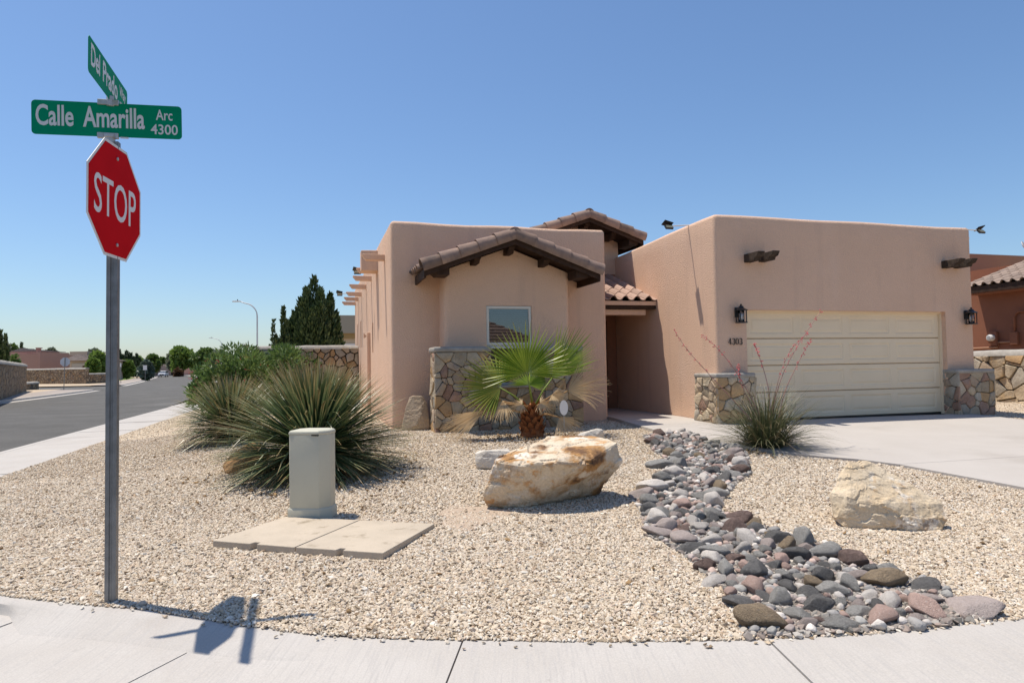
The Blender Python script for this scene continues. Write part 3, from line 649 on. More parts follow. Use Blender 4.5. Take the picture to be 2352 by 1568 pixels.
def gable_roof(nm, uc, half, zr, ze, v0, v1, parent, lookz, ends, nr=5):
    """ridge along v; rake at v0"""
    rf = empty(nm); rf.parent = parent
    for s in (-1, 1):
        slope = Vector((s*half, 0, ze-zr)); dn = slope.normalized(); up = Vector((-dn.z*s, 0, abs(dn.x))) 
        # deck, soffit boards
        a = Vector((uc, v0+.03, zr)); b = a+slope
        mb = MB(); t_ = Vector((0,0,-.05)); mb.add([a, b, b+Vector((0,v1-v0-.03,0)), a+Vector((0,v1-v0-.03,0)), a+t_, b+t_, b+Vector((0,v1-v0-.03,0))+t_, a+Vector((0,v1-v0-.03,0))+t_], [(0,1,2,3),(7,6,5,4),(0,4,5,1),(1,5,6,2),(2,6,7,3),(3,7,4,0)])
        mb.build('deck', WOODD, rf)
        # fascia board under the rake tiles
        mb = MB(); f0 = Vector((uc, v0, zr-.01)); f1 = f0+slope*1.01; h = Vector((0,0,-.115)); tk = Vector((0,.04,0))
        mb.add([f0, f1, f1+h, f0+h, f0+tk, f1+tk, f1+h+tk, f0+h+tk], [(0,1,2,3),(7,6,5,4),(0,4,5,1),(1,5,6,2),(2,6,7,3),(3,7,4,0)]); mb.build('fascia_board', WOODD, rf)
        rake_line(rf, (uc+s*.02, v0+.045, zr+.045), (uc+s*half*1.03, v0+.045, ze+.035), nr)
        # eave fascia board along v
        MB().box(b.x-.02 if s > 0 else b.x-.02, b.x+.02, v0+.02, v1, b.z-.16, b.z-.0).build('eave_board', WOODD, rf)
        # field tiles running down the slope
        v = v0+.26
        while v < v1-.05:
            for k in range(nr):
                m_ = frame(Vector((uc, v, zr+.03))+slope*(k/nr*1.02+.02), dn, Vector((0,0,1)))
                o = obj('tile', FIELD, TILE, rf); o.matrix_local = m_ @ Matrix.Rotation(R(-3), 4, 'Y') @ Matrix.Diagonal((slope.length/nr/.40*1.12, 1, 1, 1))
            v += .21
    m_ = Matrix.Translation((uc, v0-.02, zr+.07)) @ Matrix.Rotation(R(90), 4, 'Z')
    o = obj('ridge_tile', RIDGE, TILE, rf); o.matrix_local = m_
    cap = MB().prism([(.128*math.cos(math.pi*k/12), .128*math.sin(math.pi*k/12)) for k in range(13)], 0, .02, Matrix.Translation((uc, v0-.005, zr+.07)) @ Matrix.Rotation(R(90), 4, 'X')); cap.build('ridge_cap', TILE, rf)
    # lookout beams
    for (uu, zz, hh) in lookz:
        pr = [(0,0),(0,-hh),(.12,-hh-.02),(.42,-hh*.55),(.46,-hh*.45),(.46,0)] if False else [(0,0),(0,-hh),(.34,-hh),(.40,-hh*.62),(.47,-hh*.5),(.47,0)]
        m_ = Matrix(((0,0,1,uu),(-1,0,0,v0+.60),(0,1,0,zz),(0,0,0,1)))
        MB().prism(pr, -.06, .06, m_).build('lookout_beam', WOODD, rf, bevel=.008)
    for s, (uu, zz, d_) in zip((-1, 1), ends):
        m_ = Matrix(((s,0,0,uu),(0,0,1,0),(0,1,0,zz),(0,0,0,1)))
        MB().prism([(0,0),(0,-.17),(.22,-.17),(.27,-.12),(.33,-.10),(.40,-.03),(.46,0)], v0+.08, v0+d_, m_).build('eave_beam', WOODD, rf, bevel=.008)
    return rf
ZR, ZE = 4.02, 3.36
gable_roof('bay_roof', -3.78, 1.70, ZR-.02, ZE+.01, .74, 1.9, house, [(-3.80, 3.93, .19), (-4.47, 3.69, .16), (-3.10, 3.69, .16)], [(-5.02, 3.45, .55), (-2.53, 3.45, .55)])
# tower behind the entry
poly = [(-3.2,3.2),(.10,3.2),(.10,4.70),(-.95,5.10),(-3.2,4.30)]
MB().prism([(-2.05,3.0),(.10,3.0),(.10,4.72),(-.98,5.12),(-2.05,4.72)], 4.5, 7.0, Matrix(((1,0,0,0),(0,0,1,0),(0,1,0,0),(0,0,0,1)))).build('tower_wall', STUCCO, house, bevel=.04, angle=40)
gable_roof('tower_roof', -.98, 1.42, 5.19, 4.68, 3.80, 7.2, house, [(-.98, 5.10, .19), (-.28, 4.86, .16)], [(-2.05, 4.72, .75), (.10, 4.72, .75)], nr=4)
# entry porch roof with field tiles (barrels over pans)
pr_ = empty('porch_roof'); pr_.parent = house
zb, zt, vb_, vt_ = 3.03, 3.82, 2.36, 4.5
dv = Vector((0, vt_-vb_, zt-zb)); dn = dv.normalized()
mb = MB(); mb.add([(-1.43,vb_+.03,zb-.05),(-.004,vb_+.03,zb-.05),(-.004,vt_,zt-.05),(-1.43,vt_,zt-.05),(-1.43,vb_+.03,zb-.16),(-.004,vb_+.03,zb-.16),(-.004,vt_,zt-.16),(-1.43,vt_,zt-.16)], [(0,1,2,3),(7,6,5,4),(0,4,5,1),(1,5,6,2),(2,6,7,3),(3,7,4,0)]); mb.build('deck', WOODD, pr_)
TILEL = mat('roof_tile_pale', (.44,.30,.235), .85, (.36,.25,.20), 4, bump=.25, bscale=60, spec=.15, rnd=.12)
def s_tile(wd, ln, n=14, th=.02, hgt=.075):
    prof = []
    for k in range(n+1):
        x = wd*(k/n*1.08-.04); t_ = (k/n) 
        z = hgt*math.sin(math.pi*min(1, t_/.58)) if t_ < .58 else -.018*math.sin(math.pi*(t_-.58)/.42)
        prof.append((x, z))
    vs = [(0 if False else x, y, z+dz) for y, up in ((0, .02), (ln, 0)) for dz in (up, up-th) for x, z in prof]
    m_ = n+1; fs = []
    for k in range(n): fs += [(k, k+1, 2*m_+k+1, 2*m_+k), (m_+k, 3*m_+k, 3*m_+k+1, m_+k+1), (k, m_+k, m_+k+1, k+1), (2*m_+k, 2*m_+k+1, 3*m_+k+1, 3*m_+k)]
    me = MB().add(vs, fs).mesh('tile'); me.polygons.foreach_set('use_smooth', [True]*len(me.polygons)); me.set_sharp_from_angle(angle=R(50)); return me
rows_, cols_ = 6, 5; tw, tl = 1.425/cols_, dv.length/rows_
ST = s_tile(tw, tl*1.12)
for i in range(cols_):
    for j in range(rows_):
        m_ = frame(Vector((-1.43+i*tw, vb_-.03, zb+.0))+dv*(j/rows_), (1,0,0), Vector((0,-dn.z,dn.y)))
        o = obj('tile', ST, TILEL, pr_); o.matrix_local = m_
box_part('fascia_board', -1.425, -.01, vb_+.0, vb_+.05, zb-.12, zb-.03, STUCCO, pr_); box_part('gutter_board', -1.425, -.01, vb_+.02, vb_+.08, zb-.205, zb-.122, WOODD, pr_); box_part('beam', -1.425, -.22, vb_+.10, vb_+.30, zb-.33, zb-.207, STUCCO, pr_, .01)
MB().add([(-1.43,vb_+.3,zb-.20),(-.006,vb_+.3,zb-.20),(-.006,vt_,zb-.20),(-1.43,vt_,zb-.20)], [(3,2,1,0)]).build('ceiling', STUCCO, pr_)
# vigas on the garage front
def viga(u, z):
    pr = [(0,0),(0,-.16),(.34,-.16),(.36,-.11),(.43,-.09),(.48,-.02),(.48,0)]
    m_ = Matrix(((0,0,1,u),(-1,0,0,.03),(0,1,0,z),(0,0,0,1))); MB().prism(pr, -.075, .075, m_).build('viga', WOODV, house, bevel=.01)
WOODV = mat('weathered_wood', (.042,.029,.022), .8, (.075,.055,.042), 9, bump=.5, bscale=70, spec=.15)
for u, z in ((.72, 3.70), (1.05, 3.72), (5.62, 3.71), (5.95, 3.72)): viga(u, z)
# lanterns
LGL = emptyglass('lantern_glass', (.82,.83,.84), .10)
def lantern(u, z):
    o = empty('wall_lantern'); o.parent = house; o.location = (u, 0, z)
    MB().box(-.06, .06, -.03, .004, -.09, .10).build('back_plate', BLACK, o, bevel=.008)
    MB().box(-.02, .02, -.15, -.02, .06, .09).build('arm', BLACK, o)
    c = (0, -.13, 0)
    MB().lathe([(.008,.16),(.022,.15),(.012,.13),(.045,.115),(.05,.09),(.075,.07),(.125,.045),(.125,.035),(.01,.035)][::-1], 16, c).build('hood', BLACK, o)
    MB().lathe([(.002,-.205),(.112,-.205),(.118,-.195),(.112,-.185),(.002,-.185)], 16, c).build('base', BLACK, o)
    for a in range(4):
        x, y = .095*math.cos(a*math.pi/2+.785), .095*math.sin(a*math.pi/2+.785)-.13; MB().box(x-.007, x+.007, y-.007, y+.007, -.19, .04).build('post', BLACK, o)
    MB().lathe([(.058,-.185),(.058,.03)], 14, c).build('glass_shade', LGL, o, smooth=True)
    MB().lathe([(.004,-.18),(.018,-.18),(.018,-.05),(.006,-.02)], 10, c).build('bulb', mat('bulb_glass', (.8,.8,.78), .2), o)
lantern(.46, 2.56); lantern(6.17, 2.55)
# house number
def text_mesh(body, size, sx=1., off=0., ext=.003, spacing=1.):
    cu = bpy.data.curves.new('t', 'FONT'); cu.body = body; cu.size = size; cu.offset = off; cu.extrude = ext; cu.align_x = 'LEFT'; cu.resolution_u = 4; cu.space_character = spacing
    o = link(bpy.data.objects.new('t', cu)); me = bpy.data.meshes.new_from_object(o.evaluated_get(bpy.context.evaluated_depsgraph_get())); bpy.data.objects.remove(o); bpy.data.curves.remove(cu)
    co = np.zeros(len(me.vertices)*3); me.vertices.foreach_get('co', co); co = co.reshape(-1, 3)
    co[:, 0] -= co[:, 0].min(); co[:, 0] *= sx; me.vertices.foreach_set('co', co.ravel()); me.update(); me.materials.clear()
    return me, co[:, 0].max(), co[:, 1].min(), co[:, 1].max()
def fit_text(name, body, x0, x1, z0, z1, m, parent, M, bold=0., ext=.002):
    """letters filling x0..x1, z0..z1 of the plane M (x right, z up, -y towards the viewer)"""
    me, w_, a, b = text_mesh(body, 1., 1., bold, ext); sx = (x1-x0)/w_; sz = (z1-z0)/(b-a)
    for v in me.vertices: v.co = Vector((x0+v.co.x*sx, -v.co.z, z0+(v.co.y-a)*sz))
    o = obj(name, me, m, parent); o.matrix_local = M; return o
def digit_strokes(d):
    A = lambda cx, cy, rx, ry, a0, a1, n=14: [(cx+rx*math.cos(R(a0+(a1-a0)*k/n)), cy+ry*math.sin(R(a0+(a1-a0)*k/n))) for k in range(n+1)]
    if d == '0': return [(A(.3,.5,.24,.47,0,360,28), lambda t: .035+.075*abs(math.cos(2*math.pi*t)))]
    if d == '3': return [(A(.29,.73,.21,.24,150,-90), lambda t: .03+.07*math.sin(math.pi*min(1,t*1.05))), (A(.27,.26,.26,.25,90,-150), lambda t: .03+.08*math.sin(math.pi*t)), ([(.10,.84),(.13,.82)], lambda t: .075), ([(.05,.16),(.08,.18)], lambda t: .075)]
    if d == '4': return [([(.42,.98),(.02,.30)], lambda t: .035), ([(.02,.29),(.62,.29)], lambda t: .04), ([(.43,1.0),(.43,.03)], lambda t: .095), ([(.26,.02),(.60,.02)], lambda t: .035)]
hn = empty('house_number'); hn.parent = house; hn.location = (.235, -.012, 1.945)
for i, d in enumerate('4303'):
    mb = MB()
    for pts, wf in digit_strokes(d):
        n = len(pts); L_, R_ = [], []
        for k, (x, y) in enumerate(pts):
            a, b = pts[max(k-1, 0)], pts[min(k+1, n-1)]; dx, dy = b[0]-a[0], b[1]-a[1]; l = math.hypot(dx, dy) or 1; w_ = wf(k/(n-1))/2
            L_.append((x-dy/l*w_, y+dx/l*w_)); R_.append((x+dy/l*w_, y-dx/l*w_))
        vs = [(x*.122, -e, y*.122) for e in (0, .012) for P in (L_, R_) for x, y in P]; fs = []
        for k in range(n-1): fs += [(2*n+k, 2*n+k+1, 3*n+k+1, 3*n+k), (k, 2*n+k, 2*n+k+1, k+1), (n+k, n+k+1, 3*n+k+1, 3*n+k)]
        mb.add(vs, fs)
    o = mb.build('digit', BLACK, hn); o.location = (i*.081, 0, 0); o.data.transform(Matrix.Diagonal((1,1,1,1)))
# solar floodlights
LENS = mat('lamp_lens', (.75,.62,.35), .25)
def flood(P, arm_from, side, pole=None):
    o = empty('solar_floodlight'); o.parent = house; P = Vector(P)
    if arm_from is not None: MB().tube([arm_from, P], .013, 8).build('arm', WHITE, o)
    if pole: MB().tube(pole, .016, 8).build('bracket', WHITE, o)
    s = side
    m_ = Matrix.Translation(P+Vector((s*.05,0,.05))) @ Matrix.Rotation(R(s*-14), 4, 'Y') @ Matrix.Rotation(R(-30), 4, 'X')
    MB().box(-.10, .10, -.075, .075, -.008, .008, m_).build('solar_panel', BLACK, o, bevel=.003)
    m_ = Matrix.Translation(P+Vector((s*.04,-.04,-.03))) @ Matrix.Rotation(R(-42), 4, 'X')
    MB().box(-.085, .085, -.02, .02, -.05, .05, m_).build('lamp_head', BLACK, o, bevel=.006); MB().box(-.068, .068, -.026, -.0195, -.035, .035, m_).build('lens', LENS, o)
flood((-.42, .95, 4.40), (.02, .95, 4.44), -1); flood((6.83, .18, 4.46), (5.95, .18, 4.475), 1, [(6.36,.1,4.25),(6.46,.1,4.25),(6.46,.18,4.50)])
flood((-6.32, 6.0, 4.02), (-5.95, 6.0, 4.05), -1); flood((-6.55, 11.6, 4.05), (-5.95, 11.6, 4.12), -1)

# ================================================================== STREET SIGNS
GALV = mat('galvanised_steel', (.27,.265,.26), .5, (.20,.195,.19), 12, metal=.6, bump=.1, bscale=90)
REDS = mat('sign_red', (.58,.005,.010), .7, (.52,.004,.008), 3, spec=.05); GRNS = mat('sign_green', (.0,.27,.135), .55, (.0,.245,.12), 3, spec=.06)
SWHT = mat('sign_white', (.72,.70,.68), .45, spec=.4); ALU = mat('bracket_alloy', (.50,.49,.48), .45, (.42,.40,.37), 20, metal=.5)
PX, PY = -2.672, 4.565; pz = float(terr(PX, PY))
post = empty('stop_sign_post', (PX, PY, pz), 0, 'grey steel post with red stop sign and two green street name signs', 'street sign')
mb = MB(); prof = [(-.034,-.024),(-.010,-.024),(-.006,-.017),(.006,-.017),(.010,-.024),(.034,-.024),(.034,.024),(-.034,.024)]
mb.prism(prof, -.12, 3.15-pz, Matrix.Rotation(R(12), 4, 'Z')).build('post', GALV, post)
def plane_m(c, a, tl=0.):
    x = Vector((math.cos(a), math.sin(a), tl)).normalized(); z = Vector((0,0,1)); y = z.cross(x).normalized(); z = x.cross(y)
    m_ = Matrix((x, y, z)).transposed().to_4x4(); m_.translation = Vector(c)-Vector((PX, PY, pz)); return m_
def octa(s, d0, d1, M): 
    t_ = s*math.tan(math.pi/8); P = [(s,t_),(t_,s),(-t_,s),(-s,t_),(-s,-t_),(-t_,-s),(t_,-s),(s,-t_)]
    return MB().prism(P, d0, d1, M @ Matrix.Rotation(R(90), 4, 'X'))
M = plane_m((-2.632, 4.523, 2.735), 1.679)
plate = octa(.381, -.003, .0, M).build('stop_panel', SWHT, post)
octa(.362, .0005, .0018, M).build('red_field', REDS, plate)
fit_text('lettering', 'STOP', -.295, .295, -.127, .127, SWHT, plate, M @ Matrix.Translation((0,-.0022,0)), .004, .0006)
for z in (-.29, .29): MB().lathe([(.002,0),(.012,0),(.012,.006),(.004,.009)], 10).build('bolt', ALU, plate).matrix_local = M @ Matrix.Translation((.012,-.002,z)) @ Matrix.Rotation(R(90), 4, 'X')
def rrect(w_, h_, r=.025, n=5):
    P = []
    for cx, cy, a0 in ((w_/2-r, h_/2-r, 0), (-w_/2+r, h_/2-r, 90), (-w_/2+r, -h_/2+r, 180), (w_/2-r, -h_/2+r, 270)):
        P += [(cx+r*math.cos(R(a0+90*k/n)), cy+r*math.sin(R(a0+90*k/n))) for k in range(n+1)]
    return P
def blade_sign(c, a, tl, words):
    M = plane_m(c, a, tl); b = MB().prism(rrect(.915, .229), -.0015, .0015, M @ Matrix.Rotation(R(90), 4, 'X')).build('street_name_sign', GRNS, post)
    for body, x0, x1, z0, z1, bold in words:
        fit_text('lettering', body, x0, x1, z0, z1, SWHT, b, M @ Matrix.Translation((0,-.0024,0)), bold, .0006)
    return M
M2 = plane_m((-2.700, 4.546, 3.296), .229, .019)
blade_sign((-2.700, 4.546, 3.296), .229, .019, [('Calle', -.432, -.208, -.055, .088, .02), ('Amarilla', -.152, .225, -.055, .088, .02), ('Arc', .295, .40, .012, .086, .012), ('4300', .262, .432, -.086, -.016, .012)])
blade_sign((-2.684, 4.530, 3.545), 1.858, 0., [('Del', -.41, -.225, -.055, .085, .02), ('Prado', -.16, .19, -.055, .085, .02), ('Way', .24, .405, -.015, .082, .012), ('4300', .24, .42, -.095, -.025, .012)])
for zc, a_ in ((3.185, .229), (3.412, .229)):
    MB().box(-.065, .065, -.012, .012, -.016, .022, plane_m((-2.70,4.546,zc), a_)).build('bracket', ALU, post, bevel=.004)
MB().box(-.02, .02, -.02, .02, -.05, .02, plane_m((-2.69,4.55,3.44), .8)).build('bracket', ALU, post, bevel=.004); MB().lathe([(.032,0),(.032,.06),(.04,.065),(.04,.085),(.02,.09)], 12).build('post_cap', ALU, post, loc=Vector((-2.69,4.55,3.11))-Vector((PX,PY,pz)))
MB().box(.075, .125, -.004, .0, -.011, -.001, plane_m((-2.70,4.546,3.185), .229)).build('sticker', SWHT, post)

# ================================================================== UTILITY PEDESTAL AND VAULT
PEDM = mat('pedestal_plastic', (.53,.51,.405), .6, (.485,.465,.37), 2.5, spots=[((.46,.45,.37), 1.5, .55, .7)], bump=.05, bscale=40, spec=.3)
c = GT(722, 1187); ped = empty('utility_pedestal', c, R(-6), 'pale grey-green plastic utility pedestal in front of the spiky shrub', 'utility box')
def ped_sec(w_, d_, ch): 
    w_, d_ = w_/2, d_/2; return [(-w_,-d_),(w_-ch,-d_),(w_,-d_+ch*1.3),(w_,d_-ch),(w_-ch,d_),(-w_+ch,d_),(-w_,d_-ch)]
def loft(mb, secs):
    n = len(secs[0][0]); vs = [(x, y, z) for s, z in secs for x, y in s]
    fs = [(i*n+k, i*n+(k+1) % n, (i+1)*n+(k+1) % n, (i+1)*n+k) for i in range(len(secs)-1) for k in range(n)]
    return mb.add(vs, fs+[tuple(range(n))[::-1], tuple((len(secs)-1)*n+k for k in range(n))])
S = ped_sec(.365, .31, .075)
loft(MB(), [(S, .10), (S, .805)]).build('body', PEDM, ped, bevel=.012, seg=3, angle=30)
loft(MB(), [(ped_sec(.39,.33,.078), -.05), (ped_sec(.39,.33,.078), .095), (ped_sec(.372,.316,.076), .115)]).build('base', PEDM, ped, bevel=.006, angle=30)
S2 = ped_sec(.372, .318, .077)
loft(MB(), [(S2, .80), (S2, .825), ([(x*.93, y*.92) for x, y in S2], .840), ([(x*.3, y*.25) for x, y in S2], .846)]).build('cap', PEDM, ped, bevel=.008, seg=3, angle=30)
box_part('latch', .04, .11, -.161, -.153, .79, .80, BLACK, ped)
LIDM = mat('lid_concrete', (.49,.415,.325), .9, (.43,.365,.285), 3, spots=[((.30,.245,.18), 5, .58, .7)], bump=.2, bscale=90, spec=.15, fine=.08)
A, B_, C_, D_ = lids_poly; lz = float(terr(A.x, A.y))
vault = empty('utility_vault', (0,0,0), 0, 'pair of tan concrete utility vault lids set flush in the gravel', 'vault cover')
def lerp(a, b, t_): return a+(b-a)*t_
mid_b, mid_f = GT(826, 1204), GT(678, 1274)
zt_ = max(p.z for p in lids_poly)
for q, nm in (((A, B_, mid_b, mid_f), 'a'), ((mid_f, mid_b, C_, D_), 'b')):
    q = [Vector((p.x, p.y)) for p in q]; f, r_ = q[3]-q[0], q[1]-q[0]
    f0 = q[0]; g = .006
    P = lambda s, t_: (lambda a: (a.x, a.y))(lerp(lerp(q[0], q[3], s), lerp(q[1], q[2], s), t_))
    poly = [P(.008,.0), P(.47,0), P(.48,.06), P(.54,.06), P(.55,0), P(.992,0), P(.992,1), P(.52,1), P(.51,.96), P(.46,.96), P(.45,1), P(.008,1)]
    vs = []
    o = MB().prism(poly, 0, .055).build('lid', LIDM, vault, bevel=.006)
    for v in o.data.vertices: v.co.z += float(terr(v.co.x, v.co.y))*.5 + zt_*.5 - .012
    M = frame(Vector((*P(.32,.52), zt_+.0)), (q[3]-q[0]).to_3d(), (0,0,1))
MB().prism([(p.x, p.y) for p in (lerp(A,C_,-.01), lerp(B_,D_,-.01), lerp(C_,A,-.01), lerp(D_,B_,-.01))], zt_-.25, zt_-.03).build('vault_rim', LIDM, vault)

# ================================================================== BOULDERS
def boulder(name, pts, loc, m, label, seed, cuts=7, amp=.03, rz=0, chips=1.0, sc_=1.0, nf=10, flo=.86):
    bm = bmesh.new()
    for p in pts: bm.verts.new(Vector(p)*sc_)
    r = bmesh.ops.convex_hull(bm, input=bm.verts); 
    bmesh.ops.delete(bm, geom=[g for g in r['geom_interior'] if isinstance(g, bmesh.types.BMVert)], context='VERTS')
    bmesh.ops.triangulate(bm, faces=bm.faces)
    bmesh.ops.bevel(bm, geom=[e for e in bm.edges if e.calc_face_angle(0) > .3], offset=.012*sc_, segments=1, affect='EDGES', clamp_overlap=True)
    bmesh.ops.triangulate(bm, faces=bm.faces)
    for _ in range(cuts):
        mx = .026*sc_ if _ > 2 else .1
        es = [e for e in bm.edges if e.calc_length() > mx]
        if not es: break
        bmesh.ops.subdivide_edges(bm, edges=es, cuts=1, use_grid_fill=True); bmesh.ops.triangulate(bm, faces=bm.faces)
    fr = random.Random(seed); P0 = [Vector(p)*sc_ for p in pts]; ctr = sum(P0, Vector())/len(P0)
    for _ in range(nf):
        d = Vector((fr.gauss(0, 1), fr.gauss(0, 1)-.25, fr.gauss(0, .8)+.15)).normalized(); sup = max((p-ctr).dot(d) for p in P0); lim = sup*fr.uniform(flo, .98)
        for v in bm.verts:
            t_ = (v.co-ctr).dot(d)
            if t_ > lim: v.co -= d*(t_-lim)*.96
    bm.normal_update(); off = Vector((seed*3.1, seed*1.7, seed*.9)); new = []
    for v in bm.verts:
        p = v.co/sc_+off; q = Vector((p.x+p.z*.25, p.y, p.z*1.7)); q = q+noise.noise_vector(p*3)*.05
        def cell(s_, k): c_ = noise.voronoi(q*s_+Vector((k, 0, 0)))[1][0]; return noise.noise(c_*9.7+Vector((k, 2, 5)))
        new.append(v.co + v.normal*amp*sc_*(cell(2.6, 0)*1.5+cell(6., 3)*.7*chips+cell(13., 7)*.28+noise.fractal(p*12, 1., 2., 4)*.16))
    for v, c_ in zip(bm.verts, new): v.co = c_
    me = bpy.data.meshes.new(name); bm.to_mesh(me); bm.free()
    o = obj(name, me, m, None, loc, (0, 0, rz)); tag(o, label, 'boulder'); return o
def rockmat(name, c0, c1, sp, bs=18):
    return mat(name, c0, .9, c1, 3.2, lo=.38, hi=.62, spots=sp, bump=.7, bscale=bs, bdetail=10, spec=.12, fine=.12, fscale=60, vorbump=(9, .25, .02))
RBIG = rockmat('rock_white_orange', (.62,.53,.41), (.54,.43,.30), [((.40,.22,.09), 2.2, .45, .54), ((.15,.085,.05), 1.9, .50, .57), ((.72,.65,.55), 2.9, .54, .61), ((.48,.27,.12), 7, .58, .66)])
RCREAM = rockmat('rock_cream', (.62,.51,.37), (.54,.41,.26), [((.48,.27,.11), 2.6, .54, .62), ((.70,.64,.55), 2.4, .53, .60), ((.33,.25,.18), 5, .60, .66)])
RWHITE = rockmat('rock_white', (.62,.57,.50), (.50,.45,.38), [((.42,.30,.2), 3, .6, .7)])
RSLAB = rockmat('rock_sandstone', (.42,.33,.235), (.36,.275,.19), [((.48,.40,.31), 3, .55, .65)])
RORANGE = rockmat('rock_orange', (.42,.25,.125), (.36,.20,.09), [((.47,.33,.2), 4, .55, .65)])
c = GT(1272, 1160)
boulder('boulder', [(-.58,-.18,.47),(-.30,-.30,.44),(-.05,-.32,.47),(.30,-.24,.43),(.68,.14,.60),(.72,.20,.40),(.50,.6,.62),(.05,.66,.63),(-.35,.5,.50),(-.70,-.12,.10),(-.63,-.06,-.03),(-.35,-.10,.02),(-.02,.02,.06),(.24,.10,.12),(.62,.34,.26),(.45,.45,-.05),(-.4,.6,-.05),(.1,.6,-.05)], c, RBIG, 'big slab-topped white and rust boulder in the middle of the gravel yard', 3, amp=.021, chips=1.2, nf=2, flo=.96)
c = GT(2045, 1212)
boulder('boulder', [(-.46,.12,.28),(-.46,.05,.08),(-.40,-.02,.0),(-.24,.22,.55),(-.04,.28,.54),(-.05,-.10,.06),(.12,-.12,.02),(.18,.2,.42),(.34,.12,.27),(.45,-.06,.06),(.46,.02,.20),(.36,-.10,-.02),(0,.45,.1),(-.3,.4,0),(.35,.3,0),(-.36,-.02,.26),(-.12,-.08,.22)], c, RCREAM, 'cream and ochre wedge boulder right of the cobble stream bed', 8, amp=.022, chips=1.3, nf=3, flo=.95, sc_=1.0)
c = GT(1134, 1078)
boulder('boulder', [(-.26,0,.0),(-.27,.05,.19),(-.1,-.02,.25),(.12,-.01,.24),(.26,.05,.22),(.27,.1,0),(-.2,.3,.2),(.2,.3,.22),(0,-.06,.02),(.15,-.05,.1),(0,.34,0)], c, RWHITE, 'small white rock behind the left end of the big boulder', 12, amp=.010)
c = GT(1352, 1006)
boulder('boulder', [(-.22,0,.0),(-.2,.05,.10),(-.05,0,.14),(.10,.02,.19),(.20,.0,.17),(.22,.06,0),(-.1,.3,.1),(.15,.25,.16),(0,-.06,.0),(.1,.34,0)], c+Vector((0,-.35,0)), RWHITE, 'small white rock peeking over the back of the big boulder', 15, amp=.010)
c = GT(957, 988)
boulder('standing_stone', [(-.29,-.05,-.05),(-.22,0,.40),(-.15,.05,.62),(-.06,.02,.66),(.10,.05,.64),(.19,.08,.50),(.24,.0,.2),(.26,0,-.05),(-.2,.3,.0),(.2,.35,.0),(-.08,.22,.62),(.12,.25,.58),(0,-.1,.1),(.1,-.08,.3)], c, RSLAB, 'upright buff sandstone slab standing left of the stone wainscot', 19, amp=.007, nf=4, flo=.95)['category'] = 'standing stone'
c = GT(552, 1086)
boulder('boulder', [(-.25,0,.08),(-.20,-.05,-.02),(-.05,-.08,-.03),(.25,-.02,-.02),(-.18,.05,.22),(.08,.1,.40),(.28,.12,.36),(.33,.1,.1),(-.1,.35,.1),(.25,.4,.2),(0,-.09,.14)], c, RORANGE, 'orange rock half hidden under the left of the spiky shrub', 23, amp=.011)

# ================================================================== DRY STREAM BED OF COBBLES
PITS = dict(bump=.8, bscale=22, bdetail=8, spec=.12)
COB = {k: mat('cobble_'+k, a, .88, b, 6, spots=[(s, 9, .58, .7)], vorbump=vb_k, rnd=.16, fine=.1, fscale=70, **PITS) for k, a, b, s, vb_k in [
    ('grey', (.36,.345,.32), (.28,.265,.245), (.45,.425,.395), (26, .5, .02)), ('charcoal', (.23,.22,.21), (.165,.158,.152), (.23,.22,.21), (30, .7, .03)),
    ('mauve', (.40,.335,.305), (.315,.26,.235), (.39,.34,.32), (12, .2, .01)), ('red', (.30,.215,.185), (.235,.165,.14), (.35,.27,.235), (32, .8, .03)),
    ('white', (.58,.53,.48), (.48,.435,.39), (.34,.30,.27), (10, .15, .01)), ('tan', (.31,.235,.155), (.235,.18,.125), (.19,.16,.13), (24, .5, .02)), ('pink', (.44,.31,.26), (.36,.25,.21), (.50,.42,.37), (10, .15, .01))]}
def cobble_mesh(seed, sub=3, ang=.25):
    bm = bmesh.new(); bmesh.ops.create_icosphere(bm, subdivisions=sub, radius=1); off = Vector((seed*5.3, seed*2.1, seed*1.3))
    for v in bm.verts:
        p = v.co.copy(); n1 = noise.noise(p*.9+off); n2 = noise.noise(p*2.1+off*1.7)
        k = 1+n1*.42+n2*.12
        q = p*k
        for j in range(7):   # flattened facets
            d = Vector((math.cos(seed*1.9+j*2.2), math.sin(seed*2.7+j*1.6), math.sin(seed+j*1.1)*.7)).normalized(); t_ = q.dot(d)
            lim = .70+.12*math.sin(seed*3+j)
            if t_ > lim: q -= d*(t_-lim)*(.7+ang)
        v.co = q
    me = bpy.data.meshes.new('cobble'); bm.to_mesh(me); bm.free(); me.polygons.foreach_set('use_smooth', [True]*len(me.polygons)); me.materials.append(COB['grey']); return me
CM = [cobble_mesh(i+1) for i in range(12)]
cr = random.Random(5)
CP = [(p.x, p.y) for p in CREEK]; cxs = np.array([p[0] for p in CP]); cys = np.array([p[1] for p in CP])
def edge_dist(x, y):
    best = 9
    for i in range(len(CP)):
        a, b = CP[i], CP[(i+1) % len(CP)]; dx, dy = b[0]-a[0], b[1]-a[1]; t_ = max(0, min(1, ((x-a[0])*dx+(y-a[1])*dy)/(dx*dx+dy*dy+1e-9))); best = min(best, math.hypot(x-a[0]-dx*t_, y-a[1]-dy*t_))
    return best
cob = []   # x, y, r
